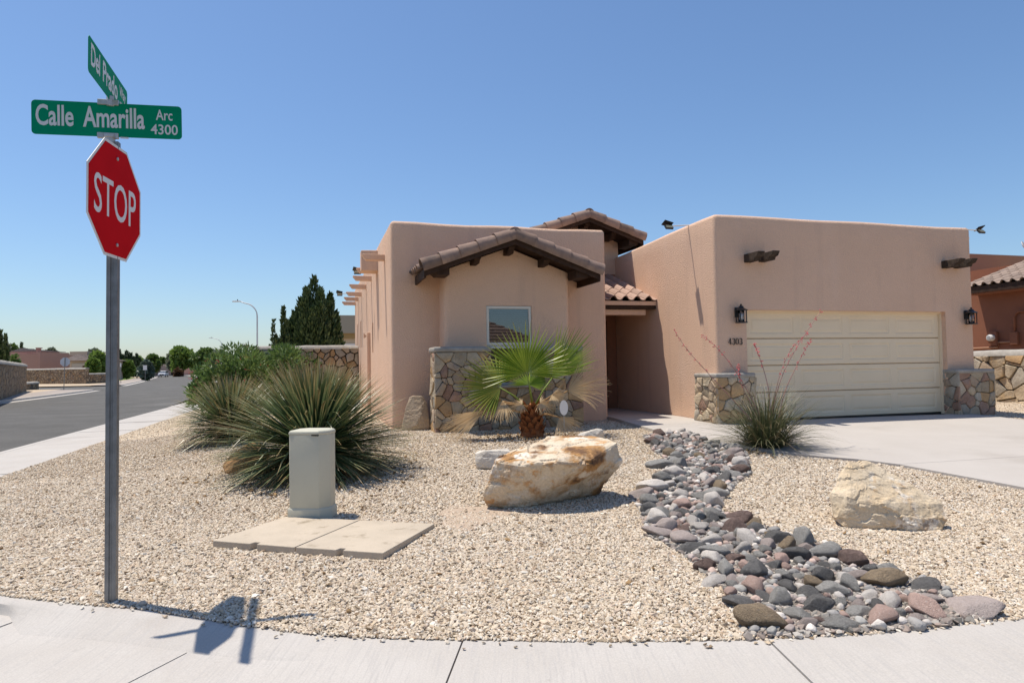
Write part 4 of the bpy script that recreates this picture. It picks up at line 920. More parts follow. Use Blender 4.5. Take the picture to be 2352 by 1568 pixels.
named = [ # photographed individually: px, py, half width px, half height px, colour, label
 (1745,1440,55,32,'tan','brown pitted cobble at the sidewalk, lowest on the left edge of the stream bed'),(2230,1410,62,20,'mauve','pale mauve pitted cobble at the sidewalk, farthest right in the stream bed'),
 (2037,1350,52,30,'tan','long ochre-faced cobble on the right edge of the stream bed'),(2133,1357,42,16,'charcoal','flat dark cobble resting on a mauve one at the right edge of the stream bed'),(2140,1387,44,15,'mauve','flat mauve cobble lying under a dark one at the right edge of the stream bed'),
 (1838,1290,29,25,'charcoal','charcoal pitted cobble on the right edge of the stream bed'),(1903,1283,36,26,'grey','large grey cobble on the right edge of the stream bed'),(1782,1250,27,22,'charcoal','dark round cobble on the right edge halfway along the stream bed'),
 (1640,1165,24,26,'white','tall white cobble standing in the narrow waist of the stream bed'),(1690,1040,24,17,'grey','pointed pale grey cobble beside the red-flowered plant'),(1515,1075,30,14,'grey','flat grey cobble on the left edge of the upper stream bed'),
 (1500,1130,40,20,'white','wide pale cobble on the left edge of the stream bed'),(1475,1145,30,17,'mauve','mauve cobble on the left edge of the stream bed waist'),(1570,1170,28,18,'pink','pink cobble just left of the tall white one'),
 (1520,1235,34,16,'mauve','smooth lilac cobble on the left edge below the waist'),(1585,1268,32,18,'charcoal','dark oval cobble on the left edge below the waist'),(1622,1310,28,20,'red','rusty brown cobble on the left edge of the lower bed'),
 (1735,1330,34,28,'charcoal','large charcoal cobble in the middle of the lower bed'),(1650,1280,32,20,'grey','pale grey pitted cobble in the middle of the bed'),(1700,1395,40,18,'charcoal','dark grey cobble on the left edge near the sidewalk'),
 (1690,1225,28,20,'red','reddish pitted cobble in the middle of the bed'),(1640,1345,32,13,'white','long white cobble on the left edge of the lower bed'),(1860,1375,26,18,'charcoal','smooth charcoal cobble in the middle of the lower bed'),(2000,1380,26,16,'white','white cobble in the middle of the lower bed'),
 (1940,1460-14,46,14,'grey','wide grey cobble touching the sidewalk near the middle of the bed'),(2105,1432,26,14,'mauve','dark mauve pitted cobble near the sidewalk at the right'),(1882,1438,18,14,'red','rust red lava cobble near the sidewalk'),(1975,1335,30,17,'mauve','blocky mauve cobble near the right edge of the lower bed')]
shorts = ['brown pitted cobble at the sidewalk', 'pale mauve cobble at the far right', 'long ochre-faced cobble', 'flat dark cobble on the right edge', 'flat mauve cobble on the right edge', 'charcoal pitted cobble on the right edge', 'large grey cobble on the right edge', 'dark round cobble on the right edge', 'tall white cobble', 'pointed pale grey cobble', 'flat grey cobble on the upper left edge', 'wide pale cobble on the left edge', 'mauve cobble at the waist', 'pink cobble at the waist', 'smooth lilac cobble', 'dark oval cobble on the left edge', 'rusty brown cobble on the left edge', 'large charcoal cobble in the lower bed', 'pale grey pitted cobble', 'dark grey cobble near the sidewalk', 'reddish pitted cobble', 'long white cobble on the left edge', 'smooth charcoal cobble in the lower bed', 'white cobble in the lower bed', 'wide grey cobble at the sidewalk', 'dark mauve cobble near the sidewalk', 'rust red lava cobble', 'blocky mauve cobble']
def put_cobble(x, y, rx, ry, rz_, colour, label, group, sink=.30, rot=None):
    z = float(terr(x, y)); me = CM[cr.randrange(12)]
    o = obj('cobble', me, COB[colour], None, (x, y, z+rz_*(1-sink)), (cr.uniform(-.25,.25), cr.uniform(-.25,.25), cr.uniform(0, 6.28) if rot is None else rot), (rx, ry, rz_))
    tag(o, label, 'cobble', group)
for px_, py_, hw, hh, colr, lab in named:
    p = GT(px_, py_); s = p.y/F_; rx = hw*s*1.15; rz_ = max(hh*s*.85, .03); cob.append((p.x, p.y+rx*.2, rx*.92))
    put_cobble(p.x, p.y+rx*.15, rx, rx*cr.uniform(.65,.85), rz_, colr, lab, 'cobbles of the dry stream bed', rot=cr.uniform(-.3,.3), sink=.35)
cols = ['grey']*10+['charcoal']*4+['mauve']*4+['red']+['white']*4+['tan']+['pink']
CNAME = {'grey': 'grey', 'charcoal': 'charcoal', 'mauve': 'mauve', 'red': 'russet', 'white': 'whitish', 'tan': 'tan', 'pink': 'pinkish'}
auto = []
bx0, bx1, by0, by1 = cxs.min(), cxs.max(), cys.min(), cys.max()
def section(y):
    return 'upper stream bed by the entry walk' if y > 7.6 else ('middle of the stream bed' if y > 5.5 else 'lower stream bed near the sidewalk')
for target, r0, r1, edge, sep in ((58, .08, .12, True, .78), (90, .062, .088, False, .76), (122, .045, .062, False, .80)):
    tries = 0; n = 0
    while n < target and tries < 30000:
        tries += 1; x, y = cr.uniform(bx0, bx1), cr.uniform(by0, by1); r_ = cr.uniform(r0, r1)*(1 if y < 7.5 else .95)
        if not bool(inpoly(np.array([x]), np.array([y]), CREEK)[0]): continue
        ed = edge_dist(x, y)
        if edge and not (.06 < ed < .19): continue
        if ed < .055: continue
        if any((x-a)**2+(y-b)**2 < ((r_+c_)*sep)**2 for a, b, c_ in cob): continue
        cob.append((x, y, r_)); n += 1; colr = cr.choice(cols); sz = 'large' if r_ > .085 else ('medium' if r_ > .062 else 'small')
        k_ = min(range(len(named)), key=lambda q: math.hypot(cob[q][0]-x, cob[q][1]-y)); dx_, dy_ = x-cob[k_][0], y-cob[k_][1]; side = ('left' if dx_ < 0 else 'right') if abs(dx_) > abs(dy_) else ('before' if dy_ < 0 else 'behind')
        ax_ = cr.uniform(1, 1.3); az_ = cr.uniform(.45, .8); auto.append((math.hypot(dx_, dy_), sz, colr, 'flat' if az_ < .55 else ('long' if ax_ > 1.2 else 'rounded'), k_, side, x, y, r_*ax_*1.06, r_*cr.uniform(.8,1.0), r_*az_*1.1))
seen = {}
ORD = ['', 'second ', 'third ', 'fourth ', 'fifth ', 'sixth ', 'seventh ', 'eighth ', 'ninth ', 'tenth ']
for d_, sz, colr, shp, k_, side, x, y, ra, rb, rc in sorted(auto):
    key = (sz, colr, shp, k_, side); q_ = seen.get(key, 0); seen[key] = q_+1
    put_cobble(x, y, ra, rb, rc, colr, f"{sz} {shp} {CNAME[colr]} cobble, {ORD[min(q_, 9)]}{side if side in ('behind','before') else (side+' of')} the {shorts[k_]}", 'cobbles of the dry stream bed')
print('cobbles', len(cob))
def cobble_fill():
    src = [cobble_mesh(40+i, 2) for i in range(6)]; co = []
    for me in src:
        a = np.zeros(len(me.vertices)*3); me.vertices.foreach_get('co', a); co.append(a.reshape(-1, 3))
    fc = np.array([list(p.vertices) for p in src[0].polygons]); V, Fc, C = [], [], []; n = 0; tries = 0; cell = {}
    pal = [(.36,.345,.32),(.23,.22,.21),(.40,.335,.305),(.58,.53,.48),(.30,.285,.27),(.44,.33,.28),(.28,.20,.17),(.50,.46,.42)]
    grid = list(cob)
    while tries < 14000 and n < 520:
        tries += 1; x, y = cr.uniform(bx0, bx1), cr.uniform(by0, by1); r0 = cr.uniform(.026, .046)
        if not bool(inpoly(np.array([x]), np.array([y]), CREEK)[0]): continue
        if any((x-a)**2+(y-b)**2 < ((r0+c_)*.72)**2 for a, b, c_ in grid): continue
        grid.append((x, y, r0)); a = cr.uniform(0, 6.28); q = co[cr.randrange(6)]*np.array([r0*1.2, r0, r0*cr.uniform(.6, .9)]); rot = np.array([[math.cos(a), -math.sin(a), 0], [math.sin(a), math.cos(a), 0], [0, 0, 1]])
        V.append(q@rot.T+np.array([x, y, float(terr(x, y))+.028])); Fc.append(fc+n*len(q)); k = cr.choice(pal); g = cr.uniform(.8, 1.2); C.append(np.tile([k[0]*g, k[1]*g, k[2]*g, 1], (len(q), 1))); n += 1
    for me in src: bpy.data.meshes.remove(me)
    V = np.concatenate(V); Fc = np.concatenate(Fc); me = bpy.data.meshes.new('small_cobbles'); me.from_pydata(V.tolist(), [], Fc.tolist())
    at_ = me.color_attributes.new('Col', 'FLOAT_COLOR', 'POINT'); at_.data.foreach_set('color', np.concatenate(C).astype(np.float32).ravel()); me.polygons.foreach_set('use_smooth', [True]*len(me.polygons))
    m = mat('cobble_fill', (.3,.3,.3), .9, bump=.6, bscale=40, bdetail=6, spec=.1); nt = m.node_tree; a = nd(nt, 'ShaderNodeAttribute', attribute_name='Col'); nt.links.new(a.outputs['Color'], nt.nodes['Principled BSDF'].inputs['Base Color'])
    o = obj('small_cobbles', me, m); tag(o, 'smallest grey and pale cobbles filling the stream bed between the others', 'cobbles', kind='stuff'); print('fill cobbles', n)
cobble_fill()
r_ = np.random.default_rng(3); X = r_.uniform(bx0, bx1, 30000); Y = r_.uniform(by0, by1, 30000); k = inpoly(X, Y, CREEK); X, Y = X[k], Y[k]; print('pebbles', len(X))
gravel_object('pebbles', X, Y, .030, [(.14,.13,.115),(.28,.255,.23),(.22,.175,.15),(.42,.375,.32),(.18,.17,.155),(.33,.26,.22),(.52,.47,.41),(.25,.235,.215)], 'small dark and pale pebbles filling the gaps of the stream bed', 31, .012)
vs = [(p.x, p.y, float(terr(p.x, p.y))+.006) for p in CREEK]
structure(MB().add(vs, [tuple(range(len(vs)))]).build('stream_bed', mat('bed_soil', (.11,.09,.075), .95, (.16,.135,.11), 12, bump=.6, bscale=40)))
# pinkish bare patch of fine grit
vs = [(patch_c.x+.33*math.cos(a)*(1+.18*math.sin(3*a+1)+.1*math.sin(7*a)), patch_c.y+.42*math.sin(a)*(1+.18*math.sin(3*a+1)+.1*math.sin(7*a))) for a in np.linspace(0, 2*math.pi, 40, endpoint=False)]
structure(MB().add([(x, y, float(terr(x, y))+.007) for x, y in vs], [tuple(range(40))]).build('bare_patch', mat('bare_grit', (.42,.32,.24), .95, (.50,.39,.29), 20, bump=.8, bscale=90, fine=.2)))

# ================================================================== PLANTS
def blade(mb, base, az, el, ln, wd, droop, rnd, dry=0., nseg=6, fold=.35, curl=0., tipw=.12):
    p = Vector(base); step = ln/nseg; vs = []; cs = []
    for i in range(nseg+1):
        t_ = i/nseg; d = Vector((math.cos(az)*math.cos(el), math.sin(az)*math.cos(el), math.sin(el))); side = Vector((-math.sin(az), math.cos(az), 0)); up = side.cross(d)*-1
        w_ = wd*(1-t_)**.55*(1 if t_ > .12 else .8+t_*1.6)+wd*tipw*(1-t_)*.2
        if i == nseg: vs.append(p.copy()); cs.append((rnd, 1., dry))
        else:
            vs += [p-side*w_, p-up*(-1)*0+up*(-w_*fold), p+side*w_]; cs += [(rnd, t_, dry)]*3
        p = p+d*step; el -= droop*(.4+1.2*t_)/nseg; az += curl/nseg
    fs = []
    for i in range(nseg-1):
        b = i*3; fs += [(b, b+1, b+4, b+3), (b+1, b+2, b+5, b+4)]
    b = (nseg-1)*3; fs += [(b, b+1, b+3), (b+1, b+2, b+3)]
    mb.add(vs, fs, cs)
SOT = leafmat('spiky_leaf', (.04,.08,.028), (.20,.28,.135), (.46,.30,.15), .12, .35, .5)
def sotol(name, c, rad, hgt, n, seed, label, lean=0.):
    rr = random.Random(seed); o = empty(name, c, 0, label, 'shrub'); mb = MB(); md = MB()
    for i in range(n):
        az = rr.uniform(0, 2*math.pi); q = rr.random(); el = R(-22+100*q**.8); wide = math.cos(max(0, el))
        ln = rr.uniform(.82, 1.06)*(rad*wide**2+hgt*.80*(1-wide**2)); crown = .34+.12*q
        b = Vector((math.cos(az)*.10*wide, math.sin(az)*.10*wide, crown*hgt/1.75))
        blade(mb, b, az+rr.uniform(-.1,.1), el+R(rr.uniform(-4, 8)), ln, rr.uniform(.012, .020), R(rr.uniform(4, 26)) if rr.random() < .9 else R(rr.uniform(50, 110)), rr.random(), 0. if rr.random() < .90 else rr.uniform(.2, .8), curl=rr.uniform(-.12,.12))
    f = mb.build('leaves', SOT, o, fix=False); f['kind'] = 'stuff'
    for i in range(n//3):   # dry skirt around the base
        az = rr.uniform(0, 2*math.pi); b = Vector((math.cos(az)*.15, math.sin(az)*.15, rr.uniform(.08, .3)))
        blade(md, b, az, R(rr.uniform(-25, 12)), rr.uniform(.55, .95)*rad, rr.uniform(.006, .010), R(rr.uniform(0, 45)), rr.random(), rr.choice([0, .2, .8, 1.]), nseg=5)
    f = md.build('dry_leaves', SOT, o, fix=False); f['kind'] = 'stuff'
    MB().lathe([(.16,-.1),(.22,.1),(.20,.35*hgt/1.75),(.1,.55*hgt/1.75),(.02,.6*hgt/1.75)], 12).build('crown_base', mat('plant_core', (.035,.03,.02), .95), o, smooth=True)
    return o
c = GT(722, 1086); sotol('spiky_shrub', c, 1.38, 1.42, 1700, 2, 'huge grey-green spiky rosette shrub behind the utility pedestal')
c = GT(530, 1012); sotol('spiky_shrub', c, 1.05, 1.15, 1000, 3, 'smaller spiky rosette shrub farther back beside the street sidewalk')
# --- red flowered yucca
c = GT(1762, 1030); ry = empty('red_yucca', c, 0, 'grassy red yucca with tall pink flower stalks beside the driveway', 'shrub')
rr = random.Random(4); mb = MB(); YUC = leafmat('yucca_leaf', (.065,.085,.035), (.16,.17,.085), (.30,.22,.13), .15, .45, .4)
for i in range(850):
    az = rr.uniform(0, 6.283); q = rr.random(); el = R(14+72*q); a0 = rr.uniform(0, .22)
    blade(mb, (math.cos(az)*a0, math.sin(az)*a0, .02), az+rr.uniform(-.5,.5), el, rr.uniform(.6, 1.18), rr.uniform(.005, .0085), R(rr.uniform(30, 95)), rr.random(), 0 if rr.random() < .8 else rr.uniform(.3, 1), nseg=7, curl=rr.uniform(-.5,.5))
f = mb.build('leaves', YUC, ry, fix=False); f['kind'] = 'stuff'
STALK = mat('flower_stalk', (.36,.17,.15), .7, (.42,.24,.2), 8); PETAL = mat('flower_petal', (.55,.10,.115), .6, (.62,.17,.16), 20)
for base, pts in [((1745,985), [(1690,925),(1620,850),(1575,800),(1548,757)]), ((1752,975), [(1735,930),(1690,850),(1650,800),(1615,770)]), ((1770,970), [(1768,900),(1752,840),(1740,810),(1733,788)]), ((1775,975), [(1778,920),(1800,850),(1840,780),(1885,716)]), ((1785,980), [(1800,900),(1830,840),(1850,800),(1862,781)]), ((1768,985), [(1775,930),(1790,860),(1815,800),(1852,768)]), ((1752,985), [(1725,925),(1700,880),(1698,862),(1695,838)])]:
    y0 = c.y+rr.uniform(-.12,.12); P = [at(*base, y0)]+[at(x, y, y0+rr.uniform(-.15,.15)*(i+1)/4) for i, (x, y) in enumerate(pts)]; P = [p-c for p in P]
    Q = []
    for i in range(len(P)-1):
        for k in range(4): Q.append(P[i]+(P[i+1]-P[i])*(k/4))
    Q.append(P[-1]); n = len(Q)
    for _ in range(3): Q = [Q[0]]+[(Q[i-1]+Q[i]*2+Q[i+1])/4 for i in range(1, n-1)]+[Q[-1]]
    st = MB().tube(Q, [.0075*(1-.6*i/n) for i in range(n)], 6).build('flower_stalk', STALK, ry, smooth=True); fm = MB()
    for i in range(n//2, n):
        for k in range(4 if i > n*.6 else 2):
            p = Q[i]+Vector((rr.uniform(-.012,.012), rr.uniform(-.012,.012), rr.uniform(-.03,.03))); d = Vector((rr.uniform(-1,1), rr.uniform(-1,1), rr.uniform(-.6,.8))).normalized()*rr.uniform(.018,.035)
            fm.tube([p, p+d*.5, p+d], [.003, .0075, .003], 5)
    fm.build('blossom', PETAL, st)
# --- fan palm
c = GT(1222, 1003); pal = empty('fan_palm', c, 0, 'young fan palm with green crown and drooping dead fronds before the window', 'palm')
PG = leafmat('palm_green', (.13,.215,.02), (.32,.41,.055), (.45,.32,.15), .3, .4, .45); PD = leafmat('palm_dead', (.40,.23,.09), (.62,.44,.23), (.74,.60,.39), .25, .7, .2)
PYL = leafmat('palm_yellow', (.11,.19,.02), (.25,.27,.04), (.52,.36,.18), .35, .45, .4)
PST = mat('petiole', (.14,.22,.03), .5, (.22,.26,.05), 6); PSD = mat('petiole_dead', (.36,.19,.07), .7, (.45,.28,.12), 6)
BARK = mat('palm_bark', (.20,.065,.027), .85, (.30,.14,.06), 7, bump=.8, bscale=30, spec=.15)
rr = random.Random(9)
def frond(start, hub, tip, nrm, spread, ml, mp, nleaf, droop, dry=0., uni=.5, wild=.1, curlup=0.):
    hub = Vector(hub)-c; tip = Vector(tip)-c; start = Vector(start); ax = tip-hub; rad = ax.length; ax.normalize(); nrm = Vector(nrm); side = nrm.cross(ax).normalized(); nrm = ax.cross(side).normalized()
    fr = empty('frond'); fr.parent = pal
    m1 = start+(hub-start)*.5+Vector((0,0,.06*(hub-start).length)); MB().tube([start, m1, hub+ax*.02], [.02, .014, .010], 7).build('petiole', mp, fr, smooth=True)
    mb = MB()
    for i in range(nleaf):
        a = -spread/2+spread*i/(nleaf-1); d = ax*math.cos(a)+side*math.sin(a); da = spread/(nleaf-1)*.5
        ln = rad*(.72+.30*math.cos(a*.6))*rr.uniform(.9, 1.05); rnd = rr.random(); dr = dry if rr.random() < .5 else dry*rr.uniform(.3, 1.2); vs = []; cs = []; ns = 7
        e0 = ax*math.cos(a-da)+side*math.sin(a-da); e1 = ax*math.cos(a+da)+side*math.sin(a+da); p = hub.copy(); wob = Vector((rr.uniform(-1,1), rr.uniform(-1,1), rr.uniform(-1,1)))*wild
        sp = d.cross(nrm).normalized(); dd = d.copy(); pos = hub+d*rad*.02
        for k in range(ns+1):
            t_ = k/ns; wdt = (math.tan(da)*ln*t_ if t_ < uni else math.tan(da)*ln*uni*(1-((t_-uni)/(1-uni))**1.3)+.0015)*1.02
            vs += [pos-sp*wdt-nrm*.0, pos+nrm*wdt*1.25, pos+sp*wdt]; cs += [(rnd, t_*.98, min(1, dr))]*3
            dd = (dd+Vector((0,0,-1))*droop*(.15+t_*t_*1.6)/ns+wob*t_*t_/ns*3+nrm*curlup*t_/ns).normalized(); pos = pos+dd*ln/ns
        fs = []
        for k in range(ns): b = k*3; fs += [(b, b+1, b+4, b+3), (b+1, b+2, b+5, b+4)]
        mb.add(vs, fs, cs)
    mb.build('blade', ml, fr, fix=False)
    return fr
Yp = c.y; top = Vector((0,0,.50))
frond((.02,-.02,.48), at(1210,858,Yp-.25), at(1200,744,Yp-.30), (0,-1,.25), R(205), PG, PST, 36, .10, uni=.42, curlup=.0)
frond((.05,.0,.5), at(1268,868,Yp+.1), at(1352,770,Yp+.15), (.75,-.6,.1), R(85), PG, PST, 24, .05, uni=.5)
frond((.03,.05,.5), at(1215,884,Yp+.3), at(1235,850,Yp+.62), (-.1,-.5,.8), R(210), PG, PST, 30, .35, uni=.45)
frond((-.05,-.02,.47), at(1150,890,Yp-.1), at(1046,862,Yp-.15), (.2,-.75,.6), R(180), PYL, PST, 30, .22, dry=.08, uni=.5, wild=.2)
frond((.06,-.05,.42), at(1303,898,Yp-.15), at(1394,860,Yp-.2), (0,-.6,.8), R(120), PD, PSD, 46, .5, dry=.5, uni=.3, wild=.6)
frond((-.05,-.08,.40), at(1112,943,Yp-.25), at(1018,992,Yp-.35), (-.2,-.4,.9), R(85), PD, PSD, 48, .35, dry=.5, uni=.35, wild=.35)
frond((.06,-.08,.38), at(1285,957,Yp-.3), at(1328,1000,Yp-.45), (.3,-.6,.6), R(120), PD, PSD, 44, .5, dry=.5, uni=.35, wild=.4)
frond((-.02,-.08,.44), at(1160,925,Yp-.25), at(1100,950,Yp-.4), (0,-.5,.9), R(180), PD, PSD, 48, .7, dry=.6, uni=.3, wild=.6)
frond((.02,-.08,.44), at(1240,925,Yp-.3), at(1272,938,Yp-.3), (0,-.6,.8), R(200), PD, PSD, 36, .7, dry=.6, uni=.3, wild=.7)
frond((-.02,-.06,.44), at(1200,928,Yp-.3), at(1172,938,Yp-.3), (0,-.6,.8), R(200), PD, PSD, 36, .7, dry=.7, uni=.3, wild=.7)
frond((.05,-.06,.44), at(1268,905,Yp-.2), at(1310,925,Yp-.3), (0,-.7,.7), R(160), PD, PSD, 40, .9, dry=.6, uni=.25, wild=.9)
frond((-.05,-.06,.44), at(1140,918,Yp-.2), at(1072,925,Yp-.3), (0,-.7,.7), R(150), PD, PSD, 44, .8, dry=.6, uni=.25, wild=.9)
MB().lathe([(.20,-.08),(.19,.04),(.15,.2),(.125,.38),(.10,.5),(.03,.56)], 16).build('trunk', BARK, pal, smooth=True)
boot = MB().add([(-.05,0,0),(.05,0,0),(.045,.035,.07),(-.045,.035,.07),(-.022,.075,.13),(.022,.075,.13),(0,.095,.165),(-.04,-.03,.02),(.04,-.03,.02),(0,.03,.11)], [(0,1,2,3),(3,2,5,4),(4,5,6),(0,3,9,7),(1,8,9,2),(7,8,1,0),(7,9,8)]).mesh('boot')
for i in range(58):
    z = .02+.48*i/58; a = i*2.4; r_ = .175-.11*z; o = obj('leaf_base', boot, BARK, pal); o.matrix_local = Matrix.Translation((r_*math.cos(a), r_*math.sin(a), z)) @ Matrix.Rotation(a-math.pi/2, 4, 'Z') @ Matrix.Rotation(R(rr.uniform(-14, 12)), 4, 'X') @ Matrix.Diagonal((rr.uniform(.8,1.15), 1, rr.uniform(.8,1.1), 1))
# dry leaf litter under the plants
lr = np.random.default_rng(21); lx, ly = [], []
for c_, n_, s_ in ((GT(722,1086), 420, .75), (GT(1222,1003), 260, .5), (GT(1762,1030), 160, .4), (GT(530,1012), 200, .7), (GT(1400,1300), 60, 2.2)):
    lx.append(c_.x+lr.normal(0, s_, n_)); ly.append(c_.y-.15+lr.normal(0, s_*.8, n_))
lx = np.concatenate(lx); ly = np.concatenate(ly); k = ly > np.interp(lx, EX, EY)+.05; u_ = (lx-HO.x)*D1.x+(ly-HO.y)*D1.y; v_ = (lx-HO.x)*D2.x+(ly-HO.y)*D2.y; k &= (u_ < dleft(v_)-.05) & (v_ < .7) & ~inpoly(lx, ly, lids_poly)
gravel_object('leaf_litter', lx[k], ly[k], .022, [(.20,.12,.06),(.34,.22,.11),(.12,.08,.05),(.40,.30,.18)], 'dry brown leaf litter strewn around the plants', 55, .02)['category'] = 'leaf litter'
# white oval marker hanging by the palm
g = at(1295, 936, Yp-.42); mk = empty('oval_marker', (g.x, g.y, float(terr(g.x, g.y))), 0, 'small white oval garden marker on a thin stake right of the palm', 'garden marker')
gz = g.z-mk.location.z
MB().prism([(.068*math.cos(a), .122*math.sin(a)) for a in np.linspace(0, 2*math.pi, 24, endpoint=False)], -.006, .006, Matrix.Translation((0,0,gz)) @ Matrix.Rotation(R(90), 4, 'X')).build('panel', WHITE, mk)
MB().tube([(0,0,-.05),(0,0,gz-.1)], .005).build('stake', ALU, mk)

# ================================================================== LEAFY PLANTS AND TREES
def leaves(name, P, D, ln, wd, m, parent, seed=0, dry=None):
    """one diamond leaf per point P along direction D"""
    r = np.random.default_rng(seed); n = len(P); D = D/np.linalg.norm(D, axis=1, keepdims=True)
    S = np.cross(D, r.normal(size=(n, 3))); S /= np.linalg.norm(S, axis=1, keepdims=True)+1e-9; U = np.cross(D, S)
    l = (ln*r.uniform(.7, 1.3, n))[:, None]; w_ = (wd*r.uniform(.7, 1.2, n))[:, None]
    V = np.stack([P, P+D*l*.5+S*w_+U*w_*.3, P+D*l, P+D*l*.5-S*w_+U*w_*.3], 1).reshape(-1, 3)
    me = bpy.data.meshes.new(name); me.vertices.add(4*n); me.vertices.foreach_set('co', V.astype(np.float32).ravel())
    me.loops.add(4*n); me.loops.foreach_set('vertex_index', np.arange(4*n, dtype=np.int32)); me.polygons.add(n); me.polygons.foreach_set('loop_start', np.arange(0, 4*n, 4, dtype=np.int32))
    me.update(calc_edges=True)
    a = me.color_attributes.new('Col', 'FLOAT_COLOR', 'POINT'); c = np.zeros((n, 4, 4), np.float32); c[:, :, 0] = r.random(n)[:, None]; c[:, :, 2] = (dry if dry is not None else np.zeros(n))[:, None]; c[..., 3] = 1
    a.data.foreach_set('color', c.ravel()); me.validate()
    o = obj(name, me, m, parent); o['kind'] = 'stuff'; return o
def clump_points(cl, n, seed, fill=.55):
    """points in a set of ellipsoid clumps (x,y,z,rx,ry,rz), denser near their skin"""
    r = np.random.default_rng(seed); cl = np.array(cl, float); w_ = cl[:, 3]*cl[:, 4]+cl[:, 3]*cl[:, 5]; k = r.choice(len(cl), n, p=w_/w_.sum())
    d = r.normal(size=(n, 3)); d /= np.linalg.norm(d, axis=1, keepdims=True); q = r.uniform(fill, 1, n)**.6*(1+r.normal(0, .08, n))
    return cl[k, :3]+d*cl[k, 3:6]*q[:, None], d
BRK = mat('tree_bark', (.12,.09,.07), .95, (.08,.06,.045), 6, bump=.6, bscale=20)
LG = {k: leafmat('leaf_'+k, a, b, t_, tr, .5, .3) for k, a, b, t_, tr in [('bright', (.10,.17,.03), (.20,.29,.06), None, .35), ('mid', (.07,.125,.03), (.15,.22,.055), None, .35), ('grey', (.12,.145,.09), (.21,.24,.16), None, .3),
     ('juniper', (.032,.062,.02), (.11,.15,.05), None, .1), ('oleander', (.06,.12,.03), (.18,.26,.075), None, .28), ('dark', (.035,.06,.025), (.075,.11,.045), None, .1), ('blue', (.08,.115,.085), (.14,.185,.14), None, .1), ('red', (.10,.05,.03), (.17,.10,.05), None, .2)]}
def tree(name, px_, ybase, ytop, Y, wpx, kind, label, seed, n=900, trunk=.3, cat='tree', group=None, leaf=None, zb=.1, ncl=9):
    b = at(px_, ybase, Y); t_ = at(px_, ytop, Y); h = t_.z-zb; rad = wpx*Y/F_/2; rr = random.Random(seed)
    o = empty(name, (b.x, b.y, zb), 0, label, cat, group); h0 = h*trunk
    cl = []
    for i in range(ncl):
        a = rr.uniform(0, 6.283); z = rr.uniform(0, 1); rr_ = (1-abs(z-.42)*.95)*rad*.62*math.sqrt(rr.random()); s = rr.uniform(.32, .5)
        cl.append((math.cos(a)*rr_, math.sin(a)*rr_, h0+(h-h0)*(.18+.68*z), rad*s, rad*s, (h-h0)*rr.uniform(.13,.22)))
    cl.append((0, 0, h0+(h-h0)*.82, rad*.34, rad*.34, (h-h0)*.18))
    mb = MB(); mb.tube([(0,0,-.3),(.02*h,0,h0),(0,.02*h,h*.6)], [h*.03, h*.024, h*.01], 7)
    for c_ in cl[:6]: mb.tube([(.02*h,0,h0*.9), (c_[0]*.5, c_[1]*.5, (h0+c_[2])/2), c_[:3]], [h*.016, h*.01, h*.004], 5)
    mb.build('trunk', BRK, o); P, d = clump_points(cl, n, seed); lf = leaf or rad*.16
    leaves('crown', P, d+np.random.default_rng(seed).normal(0, .7, d.shape), lf, lf*.42, LG[kind], o, seed); return o
def juniper(name, px_, ybase, ytop, Y, wpx, label, seed, n=3000, plumes=7, kind='juniper', cat='tree', zb=.2, leaf=.16, group=None):
    b = at(px_, ybase, Y); t_ = at(px_, ytop, Y); h = t_.z-zb; rad = wpx*Y/F_/2; rr = random.Random(seed); r = np.random.default_rng(seed)
    o = empty(name, (b.x, b.y, zb), 0, label, cat, group); PP, DD = [], []
    pl = [(0, 0, h, rad*.42)]+[(rad*.78*math.cos(a)*q, rad*.78*math.sin(a)*q, h*(1-.44*q*rr.uniform(.4,1)), rad*rr.uniform(.30,.44)) for a, q in [(i*2.4+rr.random(), math.sqrt((i+1)/plumes)) for i in range(plumes)]]
    for x, y, hh, rp in pl:
        k = n//len(pl); z = r.uniform(.04, 1, k)**.9; a = r.uniform(0, 6.283, k); prof = np.where(z < .35, .75+z*.7, 1.0*(1-(z-.35)/.65)**.75)
        lump = 1+.28*np.sin(a*3+z*17+x*9)+.2*np.sin(a*5-z*31); rad_ = rp*prof*lump*r.uniform(.55, 1, k)**.5+.01
        P = np.stack([x*(.75+.25*z)+rad_*np.cos(a), y*(.75+.25*z)+rad_*np.sin(a), z*hh], 1); D = np.stack([np.cos(a)*.5, np.sin(a)*.5, np.full(k, 1.3)], 1)+r.normal(0, .25, (k, 3)); PP.append(P); DD.append(D)
    MB().tube([(0,0,-.2),(0,0,h*.75)], [.05*rad+.03, .02], 6).build('trunk', BRK, o); leaves('crown', np.concatenate(PP), np.concatenate(DD), leaf, leaf*.22, LG[kind], o, seed); return o
def shrub(name, cl, n, kind, label, seed, leaf=.12, loc=(0,0,0), flowers=0, group=None, wd=.16, fm=None, up=.5, cat='shrub'):
    o = empty(name, loc, 0, label, cat, group); P, d = clump_points(cl, n, seed, .45)
    k = P[:, 2] > .02; P, d = P[k], d[k]; D = d+np.array([0,0,up])+np.random.default_rng(seed+5).normal(0, .5, d.shape)
    leaves('foliage', P, D, leaf, leaf*wd, LG[kind], o, seed); mb = MB(); rr = random.Random(seed)
    for c_ in cl[:8]: mb.tube([(c_[0]*.3, c_[1]*.3, -.05), (c_[0], c_[1], c_[2])], [.025, .008], 5)
    mb.build('stems', BRK, o)
    if flowers:
        P, d = clump_points(cl, flowers, seed+9, .97); P = np.repeat(P, 5, 0)+np.random.default_rng(seed).normal(0, .02, (flowers*5, 3)); leaves('flowers', P, np.random.default_rng(seed+1).normal(size=P.shape)+np.array([0,0,.5]), .055, .02, fm, o, seed+2)
    return o
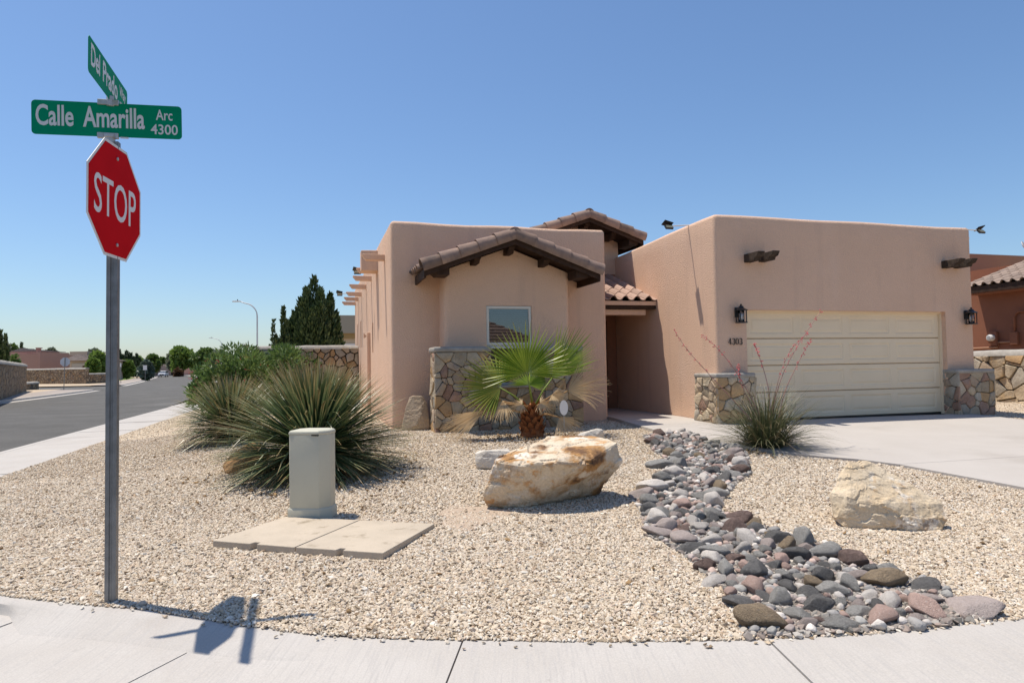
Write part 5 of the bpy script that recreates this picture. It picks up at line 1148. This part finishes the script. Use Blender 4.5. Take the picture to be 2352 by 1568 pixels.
FRED = leafmat('oleander_flower', (.42,.03,.04), (.55,.07,.09), None, .3)
# oleander hedge beside the street
for i, (px_, Y_, rx, yt_, lab) in enumerate([(520, 18.5, 1.0, 812, 'red-flowered oleander nearest to the small spiky shrub'), (588, 20.5, 1.25, 797, 'bushy oleander in the middle of the hedge by the street'), (655, 22.5, 1.25, 802, 'leafy oleander at the right end of the hedge by the yard wall')]):
    p = at(px_, 880, Y_); z = float(terr(p.x, p.y)); h = (at(px_, yt_, Y_).z-z)*1.04; rr = random.Random(40+i); cl = []
    for k in range(16):
        a = rr.uniform(0, 6.28); q = math.sqrt(rr.random())*.75; s = rr.uniform(.28, .42); zz = rr.uniform(.25, .86); cl.append((rx*q*math.cos(a), rx*q*math.sin(a), h*zz, rx*s, rx*s, h*rr.uniform(.14, .2)))
    shrub('oleander', cl, 5200, 'oleander', lab, 50+i, .15, (p.x, p.y, z), 34, 'oleanders along the street', fm=FRED)
# junipers behind the yard wall
juniper('juniper_tree', 722, 800, 640, 29, 150, 'broad dark juniper behind the yard wall left of the house', 61, 24000, 18, leaf=.20)
juniper('juniper_tree', 651, 800, 708, 27.5, 34, 'slim juniper spire left of the broad one', 62, 2600, 3, leaf=.17)
juniper('juniper_tree', 628, 800, 738, 27, 26, 'smallest juniper spire at the left end above the oleanders', 63, 1600, 3, leaf=.15)
# yard wall behind the spiky shrub
def rubble_wall(name, a, b, z0, z1, th, label, seed, n=0, m=None, cap=.12, facing=1):
    """wall from a to b (xy)"""
    a, b = Vector((a[0], a[1], 0)), Vector((b[0], b[1], 0)); d = b-a; ln = d.length; o = empty(name, (a.x, a.y, z0), math.atan2(d.y, d.x), label, 'wall'); h = z1-z0
    MB().box(0, ln, .03, th-.03, -.3, h-cap*.6).build('core', m or MORTAR, o)
    if n: stone_face(o, (0, .03, 0), (1,0,0), ln, h-cap*.7, n, seed, .03, .06, (0,5,3,0,5,4,1), jit=.03)
    mb = MB(); k = max(6, int(ln/.5)); vs = []; rr = random.Random(seed)
    for i in range(k+1):
        x = ln*i/k; hz = h+rr.uniform(-.02,.02)
        vs += [(x, -.03, h-cap), (x, -.01, hz-cap*.35), (x, th*.3, hz), (x, th*.7, hz), (x, th+.01, hz-cap*.35), (x, th+.03, h-cap)]
    fs = [(i*6+j, i*6+j+1, i*6+7+j, i*6+6+j) for i in range(k) for j in range(5)]+[tuple(range(6)), tuple(k*6+j for j in range(6))[::-1]]
    mb.add(vs, fs).build('cap', CAPM, o, angle=60); return o
def rubble_mat(name, sc_, pal):
    m = bpy.data.materials.new(name); m.use_nodes = True; nt = m.node_tree; lk = nt.links.new; b = nt.nodes['Principled BSDF']; b.inputs['Roughness'].default_value = .95; b.inputs['Specular IOR Level'].default_value = .08
    tc = nd(nt, 'ShaderNodeTexCoord'); vo = nd(nt, 'ShaderNodeTexVoronoi', Scale=sc_); vo.feature = 'F1'; ve = nd(nt, 'ShaderNodeTexVoronoi', Scale=sc_); ve.feature = 'DISTANCE_TO_EDGE'
    no = nd(nt, 'ShaderNodeTexNoise', Scale=sc_*1.2); ad = nd(nt, 'ShaderNodeMix', data_type='VECTOR'); ad.inputs[0].default_value = .06; lk(tc.outputs['Object'], no.inputs['Vector']); lk(tc.outputs['Object'], ad.inputs[4]); lk(no.outputs['Color'], ad.inputs[5])
    lk(ad.outputs[1], vo.inputs['Vector']); lk(ad.outputs[1], ve.inputs['Vector'])
    s = nd(nt, 'ShaderNodeSeparateColor'); lk(vo.outputs['Color'], s.inputs[0]); cr_ = nd(nt, 'ShaderNodeValToRGB'); lk(s.outputs[0], cr_.inputs[0]); e = cr_.color_ramp.elements; e[0].color = (*pal[0], 1); e[1].color = (*pal[-1], 1)
    for i, c_ in enumerate(pal[1:-1]): x = e.new((i+1)/(len(pal)-1)); x.color = (*c_, 1)
    mr = nd(nt, 'ShaderNodeMapRange'); mr.inputs[1].default_value = .02; mr.inputs[2].default_value = .10; lk(ve.outputs['Distance'], mr.inputs[0]); mx = nd(nt, 'ShaderNodeMix', data_type='RGBA'); mx.inputs[6].default_value = (.13,.10,.08,1); lk(cr_.outputs[0], mx.inputs[7]); lk(mr.outputs[0], mx.inputs[0]); lk(mx.outputs[2], b.inputs['Base Color'])
    bp = nd(nt, 'ShaderNodeBump', Strength=1., Distance=.06); lk(mr.outputs[0], bp.inputs['Height']); lk(bp.outputs[0], b.inputs['Normal']); return m
FARST = rubble_mat('far_rubble', 2.6, [(.22,.16,.11),(.34,.25,.155),(.28,.19,.12),(.38,.29,.19),(.30,.23,.17),(.36,.22,.11)])
a, b = W(-9.35, 12.0), W(-5.98, 12.0); rubble_wall('yard_wall', a, b, .3, 2.36, .3, 'rubble stone yard wall running left from the rear of the house', 71, 120)
# olive flat-roofed house behind the junipers
OLIVE = mat('olive_stucco', (.30,.275,.22), .95, bump=.3, bscale=30, spec=.1); OLIVE2 = mat('ochre_trim', (.30,.21,.095), .9)
p = at(752, 840, 46); oh = empty('flat_roofed_house', (p.x, p.y, .2), TH, 'grey-olive flat-roofed house behind the broad juniper', 'house')
zt2 = at(790, 724, 46).z-.2; zm = at(790, 765, 46).z-.2
box_part('upper_wall', -.5, 9, -.4, 8, zm, zt2, OLIVE, oh); box_part('lower_wall', 0, 8.8, 0, 7.8, -.3, zm-.35, mat('beige_stucco', (.46,.38,.28), .95), oh); box_part('fascia_board', -.2, 8.9, -.2, 7.9, zm-.35, zm-.002, OLIVE2, oh)
box_part('garage_door', .6, 3.6, -.05, .02, -.2, zm-.7, WHITE, oh)

# ================================================================== RIGHT-HAND NEIGHBOUR
a, b = W(10.5, 6.5), W(10.5, -1.5); nw = rubble_wall('boundary_wall', a, b, .36, 1.83, .34, 'sunlit rubble stone wall right of the garage', 81, 0, None, .16)
stone_face(nw, (0, .03, -.05), (1,0,0), 8., 1.36, 118, 82, .03, .07, (0,5,3,0,5,4,1), jit=.035)
NST = mat('brick_red_stucco', (.27,.115,.068), .95, (.235,.10,.06), 1., bump=.5, bscale=50, spec=.1)
NST2 = mat('terracotta_stucco', (.40,.225,.145), .95, bump=.4, bscale=50, spec=.1)
nb = empty('neighbour_house', HO, TH, 'red-brown stucco house with tiled eave beyond the right boundary wall', 'house')
box_part('wall', 13, 19, -6, 9, 0, 3.95, NST, nb); box_part('upper_block', 15.6, 19.8, 1.0, 9.4, 3.9, 4.8, NST, nb)
box_part('tower_block', 17.5, 24, 9.6, 14, 3.9, 5.82, NST2, nb); box_part('tower_block', 16.2, 17.2, 10.6, 12.6, 3, 4.9, NST2, nb)
NT_ = s_tile(.30, .42); rise = .33; nroof = empty('tiled_roof'); nroof.parent = nb
MB().add([(12.5,-6,3.86),(15.7,-6,3.86+3.2*rise),(15.7,5.3,3.86+3.2*rise),(12.5,5.3,3.86),(12.5,-6,3.74),(15.7,-6,3.74+3.2*rise),(15.7,5.3,3.74+3.2*rise),(12.5,5.3,3.74)], [(3,2,1,0),(4,5,6,7),(0,1,5,4),(3,7,6,2),(0,4,7,3)]).build('deck', WOODD, nroof)
TILEN = mat('roof_tile_grey', (.36,.27,.21), .85, (.28,.21,.17), 4, bump=.2, bscale=60, rnd=.15)
for j in range(9):
    for i in range(22):
        if 5.3-i*.30 < -1.4: continue
        d_ = Vector((1, 0, rise)).normalized(); m_ = frame(Vector((12.42+j*.365*d_.x, 5.3-i*.30, 3.88+j*.365*d_.z)), (0,-1,0), Vector((-rise,0,1)))
        o = obj('tile', NT_, TILEN, nroof); o.matrix_local = m_
box_part('fascia_board', 12.46, 12.52, -6, 5.32, 3.66, 3.86, WOODD, nroof); box_part('soffit', 12.52, 13, -6, 5.3, 3.62, 3.70, NST, nroof)
MB().tube([(14.2,3.6,4.3),(14.2,3.6,4.75)], .05).build('vent_pipe', NST2, nroof); MB().lathe([(.02,.18),(.09,.16),(.10,.06),(.06,.0)], 12, (14.2,3.6,4.72)).build('vent_cap', ALU, nroof)
mt = empty('electric_meter'); mt.parent = nb; mt.location = (12.99, 4.80, 2.2)
box_part('box', -.10, .0, -.14, .14, -.20, .24, NST, mt, .01)
MB().lathe([(.10,0),(.10,.10),(.085,.14),(.02,.15)], 18).build('dial', WHITE, mt, loc=(-.10,0,.05), rot=(0, R(-90), 0)); MB().lathe([(.06,0),(.06,.012),(.01,.014)], 14).build('glass_face', ALU, mt, loc=(-.245,0,.05), rot=(0, R(-90), 0))
box_part('junction_box', 12.90, 12.985, 4.02, 4.26, 2.02, 2.40, NST, nb, .01)
MB().tube([(12.95,4.12,2.4),(12.95,4.12,2.82),(12.95,4.08,2.94),(12.95,3.98,3.0),(12.95,2.5,3.0)], .03, 8).build('conduit', NST, nb, smooth=True); MB().tube([(12.96,6.5,1.93),(12.96,4.7,1.95)], .025).build('conduit', NST2, nb); MB().tube([(12.96,4.66,2.1),(12.96,4.2,2.1)], .022).build('conduit', NST2, nb)
p = at(2356, 568, 27); ds = empty('satellite_dish', p, 0, 'white dish just showing at the right edge above the neighbour roof', 'dish'); MB().lathe([(.02,-.06),(.12,-.05),(.26,.0),(.28,.03),(.26,.03),(.1,-.02),(.02,-.03)], 20).build('dish', WHITE, ds, rot=(R(60),0,R(40)))
MB().tube([(0,0,-.1),(0.1,.1,-2.2)], .03).build('mast', ALU, ds)

# ================================================================== LEFT BACKGROUND
FZ = .1
def gz(x, y, z=FZ): return G(x, y, z)
a, b = gz(-45, 935), gz(62, 898); zt = at(30, 831, lerp(a, b, .6).y).z
rubble_wall('corner_wall', a, b, FZ, zt, .5, 'tall rubble stone wall with rounded cap at the left edge', 91, 0, FARST, .25)
a, b = gz(60, 896), gz(90, 893.5); rubble_wall('low_wall', a, b, FZ, at(76, 877, a.y).z, .5, 'low stone stub wall at the foot of the tall corner wall', 92, 0, FARST, .2)
a, b = gz(52, 881.8), gz(196, 881.2); rubble_wall('garden_wall', a, b, FZ, at(130, 845.5, lerp(a, b, .5).y).z, .5, 'long rubble stone garden wall behind the far stop sign', 93, 0, FARST, .2)
a, b = gz(196.5, 881), gz(262, 878.5); rubble_wall('garden_wall', a, b, FZ, at(220, 856.5, lerp(a, b, .5).y).z, .5, 'lower rubble stone wall continuing right of the long garden wall', 94, 0, FARST, .2)
PINK = mat('pink_stucco', (.37,.235,.195), .95, bump=.3, bscale=10, spec=.1); PINKL = mat('pink_stucco_pale', (.44,.27,.22), .95); BEIGE = mat('beige_stucco_far', (.44,.37,.29), .95); RTILE = mat('far_roof_tile', (.34,.28,.24), .9, (.24,.19,.165), 2, spec=.1)
def facade(parent, name, x0, x1, ytop, Y0, Y1, depth, m, zb=0.):
    """wall block whose front runs from pixel column x0 at depth Y0 to x1 at depth Y1"""
    a, b = at(x0, ytop, Y0), at(x1, ytop, Y1); zt = (a.z+b.z)/2; d = Vector((b.x-a.x, b.y-a.y)).normalized(); n = Vector((-d.y, d.x))*depth
    return MB().prism([(a.x, a.y), (b.x, b.y), (b.x+n.x, b.y+n.y), (a.x+n.x, a.y+n.y)], zb, zt).build(name, m, parent)
def hip(parent, xl, xr, yeave, xp, ypk, Y, depth, m=None, rows=7):
    a, b, t_ = at(xl, yeave, Y), at(xr, yeave, Y), at(xp, ypk, Y+depth/2); r = empty('tiled_roof'); r.parent = parent
    B_ = [Vector((a.x, Y, a.z)), Vector((b.x, Y, a.z)), Vector((b.x, Y+depth, a.z)), Vector((a.x, Y+depth, a.z))]; T = t_
    for i in range(rows):
        f0, f1 = i/rows, (i+1.06)/rows
        lo = [lerp(q, T, f0)+Vector((0,0,.10)) for q in B_]; hi = [lerp(q, T, min(1, f1)) for q in B_]
        MB().add(lo+hi+[q-Vector((0,0,.10)) for q in lo], [(0,1,5,4),(1,2,6,5),(2,3,7,6),(3,0,4,7),(8,9,1,0),(9,10,2,1),(10,11,3,2),(11,8,0,3)]).build('tile_course', m or RTILE, r)
ph = empty('pink_house', (0,0,0), 0, 'pink stucco house with small gable behind the far garden wall', 'house')
facade(ph, 'wall', 18, 92, 814.5, 122, 122, 10, PINK); facade(ph, 'wall', 16, 74, 808, 127, 127, 8, PINKL); facade(ph, 'wall', 73, 92.2, 809, 121.6, 121.2, 6, PINK); facade(ph, 'wall', 92, 126, 814, 121.5, 132, 6, PINK); facade(ph, 'wall', 125, 163, 820, 131, 142, 6, PINK); facade(ph, 'wall', 106, 126, 810, 126.5, 132.2, 3, PINK)
for x0, x1, y0, m_ in ((100.7, 106, 829, mat('red_door', (.22,.05,.02), .7)), (108.5, 111, 833, DARK), (120, 122.4, 834, DARK), (127.5, 129.3, 838.5, DARK)):
    Yf = 121.5+(x0-92)/34*10.5; a, b = at(x0, y0, Yf-.9), at(x1, y0, Yf-.9+(x1-x0)/34*10); MB().prism([(a.x,a.y),(b.x,b.y),(b.x,b.y+.3),(a.x,a.y+.3)], 0 if 'x' == '' else .4, a.z).build('window' if m_ is DARK else 'door', m_, ph)
hip(ph, 24, 79, 807.5, 49, 799.5, 128, 9); facade(ph, 'chimney', 82.5, 88, 799, 125, 125, .8, PINK); facade(ph, 'chimney_cap', 81.5, 89.2, 798, 124.9, 124.9, 1, PINK, 6.1)
th_ = empty('tile_roofed_house', (0,0,0), 0, 'beige house with grey hip tile roof right of the pink house', 'house')
facade(th_, 'wall', 160, 214, 829, 118, 118, 9, BEIGE); hip(th_, 141, 213, 829, 178, 813, 117, 11, None, 9); box = at(165, 834, 117.8); box2 = at(195, 834, 117.8); MB().box(box.x, box2.x, 117.85, 117.95, .2, box.z).build('garage_door', mat('grey_door', (.40,.38,.34), .7), th_)
bh = empty('flat_roofed_house', (0,0,0), 0, 'beige parapet block with a second tile roof behind the grey hip roof', 'house')
facade(bh, 'wall', 160, 200, 807, 150, 150, 8, BEIGE); facade(bh, 'wall', 125, 240, 817, 155, 155, 8, PINKL); hip(bh, 201, 238, 816, 220, 808.6, 148, 8); hip(bh, 136, 156, 816, 147, 812, 150, 8, None, 3)
# far stop sign seen from the back
p = gz(146.5, 894.4); fs_ = empty('stop_sign', (p.x, p.y, FZ), 0, 'far stop sign seen from its grey back on a thin post', 'street sign'); zc = at(149, 831, p.y).z-FZ
MB().tube([(0,0,-.2),(0.08,0,zc+.35)], .035, 6).build('post', GALV, fs_); s_ = .38; t_ = s_*math.tan(math.pi/8)
MB().prism([(s_,t_),(t_,s_),(-t_,s_),(-s_,t_),(-s_,-t_),(-t_,-s_),(t_,-s_),(s_,-t_)], -.05, -.04, Matrix.Translation((.08,0,zc)) @ Matrix.Rotation(R(15), 4, 'Z') @ Matrix.Rotation(R(90), 4, 'X')).build('panel', mat('sign_back', (.50,.53,.58), .4, metal=.3), fs_)
# vegetation on the left
juniper('cypress_tree', 12, 832, 772, 52, 10, 'thin dark cypress second from the left edge behind the corner wall', 101, 900, 1, leaf=.3, zb=0); juniper('cypress_tree', 0.5, 832, 762, 52, 9, 'thin dark cypress cut by the left edge', 102, 900, 1, leaf=.3, zb=0)
tree('bush', 36, 835, 815, 62, 38, 'mid', 'rounded green bush above the corner wall', 103, 900, .1, 'bush', leaf=.28)
for i, (x, yt, Y, wd_, kd, lab) in enumerate([(6,785,150,28,'grey','pale olive tree behind the thin cypresses'),(28,795,165,22,'mid','dark round tree left of the pink gable'),(121,803,170,22,'grey','sparse grey tree over the pink house'),(213,805,170,30,'grey','sparse tree over the second tile roof'),(225,812,100,38,'bright','bright green tree beside the grey hip roof'),(215,828,97,22,'bright','low bright shrub under the bright green tree'),(262,826,140,30,'mid','dark green tree at the edge of the lawn'),(291,832,128,24,'bright','young bright tree on the lawn'),(314,822,160,34,'bright','light green tree behind the dark junipers'),(349,817,205,28,'mid','round green tree above the far house'),(373,823.5,260,9,'mid','tiny round tree on the skyline'),(420,800,200,52,'bright','large green shade tree at the end of the street'),(402,810,225,28,'grey','grey-green tree behind the large shade tree'),(470,803,185,54,'mid','broad tree right of the large shade tree'),(500,810,170,34,'grey','tree partly hidden behind the oleanders')]):
    tree('tree' if yt < 826 else 'small_tree', x, 860, yt, Y, wd_*1.3, kd, lab, 110+i, 3200, .22, leaf=.0045*Y+.08, zb=0, ncl=16)
for i, (x, yt, Y, wd_, lab) in enumerate([(274,806,150,24,'left of three dark pointed junipers by the lawn'),(291,808,152,26,'middle of three dark pointed junipers by the lawn'),(314,815,158,20,'right of three dark pointed junipers by the lawn'),(49,788,150,14,'spiky conifer top behind the pink gable')]): juniper('pointed_juniper', x, 862, yt, Y, wd_*1.7, lab, 140+i, 2600, 5, leaf=.55, zb=0, kind='dark')
for x, yt, Y, wd_, kd, lab in [(266,840,142,34,'dark','dark shrub mass at the left of the lawn'),(294,838,146,30,'dark','dark shrub mass behind the young lawn tree'),(335,829,118,22,'blue','rounded blue-green conifer beside the white sign')]: tree('conifer' if kd == 'blue' else 'shrub', x, 866, yt, Y, wd_*1.35, kd, lab, int(x), 1600, .03, 'tree' if kd == 'blue' else 'shrub', leaf=.6, zb=0)
for x, lab in ((328, 'clipped round hedge left of the white sign'), (337, 'clipped round hedge right of the white sign')): tree('hedge', x, 862, 858, 118, 9, 'mid', lab, int(x)+3, 400, .02, 'hedge', leaf=.25, zb=0)
tree('oleander', 203, 853, 836, 98, 26, 'red', 'pink-flowered oleander above the low garden wall', 201, 900, .1, 'shrub', leaf=.5, zb=.2)
tree('shrub', 408, 862, 848, 190, 20, 'red', 'reddish shrub under the large shade tree', 202, 600, .05, 'shrub', leaf=.8, zb=0); tree('shrub', 461, 862, 854, 150, 16, 'mid', 'low shrub beside the far right kerb', 203, 500, .05, 'shrub', leaf=.5, zb=0)
p0, p1, p2, p3 = G(262, 875.5, .12), G(312, 868, .12), G(300, 866.5, .12), G(256, 868, .12)
structure(MB().add([p0, p1, p2, p3], [(0,1,2,3)]).build('lawn', mat('lawn_grass', (.12,.21,.02), .9, (.09,.17,.02), 2)))
# far house closing the street
fh = empty('far_house', (0,0,0), 0, 'low tan house closing the far end of the street', 'house'); FT = mat('tan_stucco_far', (.40,.30,.24), .95)
facade(fh, 'wall', 352, 399, 840, 240, 240, 12, FT, -1); facade(fh, 'porch', 345, 353, 844, 238, 238, 4, BEIGE, -1); facade(fh, 'wall', 398, 416, 843, 236, 236, 9, PINKL, -1); facade(fh, 'upper_wall', 374, 402, 836, 252, 252, 8, BEIGE, -1); facade(fh, 'chimney', 384, 389, 831, 250, 250, 1, BEIGE, -1)
facade(fh, 'wall', 440, 480, 845, 246, 246, 9, FT, -1)
for x0, x1 in ((392.8, 396.5), (404, 407), (347, 350.5)): facade(fh, 'window', x0, x1, 848, 235.5 if x0 < 400 and x0 > 360 else 235.2, 235.5 if x0 < 400 and x0 > 360 else 235.2, .4, DARK, .2)
def small_sign(name, x, yb, yc, Y, w_, h_, m, label, oct_=False, bar=None):
    p = at(x, yb, Y); o = empty(name, (p.x, p.y, 0), 0, label, 'street sign'); zc = at(x, yc, Y).z
    MB().tube([(0,0,-.3),(0,0,zc)], .04, 6).build('post', GALV, o)
    if oct_: s = w_/2; t_ = s*.414; P = [(s,t_),(t_,s),(-t_,s),(-s,t_),(-s,-t_),(-t_,-s),(t_,-s),(s,-t_)]
    else: P = [(-w_/2,-h_/2),(w_/2,-h_/2),(w_/2,h_/2),(-w_/2,h_/2)]
    MB().prism(P, .05, .07, Matrix.Translation((0,0,zc)) @ Matrix.Rotation(R(90), 4, 'X')).build('panel', m, o)
    if bar: MB().box(-w_*.33, w_*.33, -.08, -.072, zc-.07, zc+.07).build('white_bar', SWHT, o)
small_sign('street_sign', 333.5, 865, 844, 110, .62, .78, SWHT, 'white rectangular sign on a post by the round hedges'); small_sign('street_sign', 387, 858, 843.5, 228, .75, .75, REDS, 'red no-entry sign in front of the far house', True, True); small_sign('marker_post', 277.5, 875, 838, 90, .16, .5, SWHT, 'thin marker post at the edge of the lawn')
# street lamps
LPM = mat('lamp_post_paint', (.60,.60,.59), .5, metal=.2)
def street_lamp(Y, xpole, xtip, ytop, label):
    p = at(xpole, 855, Y); zt = at(xpole, ytop, Y).z; arm = (xtip-xpole)*Y/F_; o = empty('street_lamp', (p.x, p.y, 0), 0, label, 'street lamp', 'street lamps along the right side of the street'); r_ = 1.3
    P = [(0,0,-.3),(0,0,zt*.5),(0,0,zt-r_-.25)]+[(-r_+r_*math.cos(R(a)), 0, zt-r_-.25+r_*math.sin(R(a))) for a in range(15, 80, 13)]+[(-r_*1.0, 0, zt-.22), (arm+.7, 0, zt-.05)]
    MB().tube(P, [.10,.085,.075]+[.06]*5+[.05,.045], 8).build('pole', LPM, o, smooth=True)
    MB().prism([(arm+.8,-.10),(arm+.8,.10),(arm+.3,.16),(arm,.12),(arm,-.12),(arm+.3,-.16)], zt-.11, zt-.0).build('lamp_head', LPM, o, bevel=.03); MB().lathe([(.05,0),(.05,.12),(.02,.15)], 8, (arm+.5,0,zt)).build('photocell', BLACK, o)
street_lamp(67, 591, 534, 690, 'nearest and tallest grey street lamp left of the junipers'); street_lamp(140, 509, 480, 775, 'second grey street lamp, right of the far shade trees'); street_lamp(212, 480, 461, 800.5, 'farthest and smallest grey street lamp, over the far trees')
# silver car coming down the street
p = at(375.2, 860, 188); car = empty('silver_car', (p.x, p.y, -.02), R(16), 'silver SUV facing the camera far down the street', 'car'); SIL = mat('car_paint', (.50,.53,.58), .35, spec=.5); CGL = mat('car_glass', (.03,.04,.05), .1, spec=.8)
loft(MB(), [([(-.90,-2.2),(.90,-2.2),(.92,2.2),(-.92,2.2)], .35), ([(-.93,-2.25),(.93,-2.25),(.95,2.25),(-.95,2.25)], .65), ([(-.90,-2.1),(.90,-2.1),(.92,2.2),(-.92,2.2)], 1.0), ([(-.84,-1.2),(.84,-1.2),(.86,2.1),(-.86,2.1)], 1.12)]).build('body', SIL, car, bevel=.06, seg=3, angle=40)
loft(MB(), [([(-.82,-1.15),(.82,-1.15),(.84,2.05),(-.84,2.05)], 1.115), ([(-.66,-.35),(.66,-.35),(.68,1.7),(-.68,1.7)], 1.62)]).build('windscreen', CGL, car, bevel=.04); loft(MB(), [([(-.67,-.36),(.67,-.36),(.69,1.72),(-.69,1.72)], 1.615), ([(-.60,-.25),(.60,-.25),(.62,1.6),(-.62,1.6)], 1.69)]).build('roof', SIL, car, bevel=.02)
wm = MB().lathe([(.15,-.11),(.33,-.11),(.345,-.06),(.345,.06),(.33,.11),(.15,.11)], 18).mesh('wheel')
for x in (-.82, .82):
    for y in (-1.4, 1.4): obj('wheel', wm, BLACK, car, (x, y, .345), (0, R(90), 0))
    box_part('headlight', x*.78-.17, x*.78+.17, -2.262, -2.2, .72, .84, SWHT, car, .02)
box_part('grille', -.5, .5, -2.263, -2.2, .45, .85, BLACK, car, .02); box_part('number_plate', -.16, .16, -2.275, -2.25, .5, .6, SWHT, car)
# house across the front street, behind the camera: it shows only as the reflection in the bay window
rh = empty('opposite_house', (0,0,0), 0, 'tan house with tile roof across the front street, seen in the window reflection', 'house')
MB().box(12, 28, -34, -25.5, 0, 3.3).build('wall', BEIGE, rh); rr_ = empty('tiled_roof'); rr_.parent = rh
for i in range(10):
    f0, f1 = i/10, (i+1.06)/10; B_ = [Vector((11,-24.8,3.2)), Vector((29,-24.8,3.2)), Vector((29,-35,3.2)), Vector((11,-35,3.2))]; T1, T2 = Vector((19.,-30,6.3)), Vector((23,-30,6.3)); T = [T1, T2, T2, T1]
    lo = [lerp(q, t_, f0)+Vector((0,0,.12)) for q, t_ in zip(B_, T)]; hi = [lerp(q, t_, min(1, f1)) for q, t_ in zip(B_, T)]
    MB().add(lo+hi+[q-Vector((0,0,.12)) for q in lo], [(0,1,5,4),(1,2,6,5),(2,3,7,6),(3,0,4,7),(8,9,1,0),(9,10,2,1),(10,11,3,2),(11,8,0,3)]).build('tile_course', TILE, rr_)
MB().box(19.5, 21.5, -31, -29.5, 3.5, 7.2).build('chimney', BEIGE, rh)
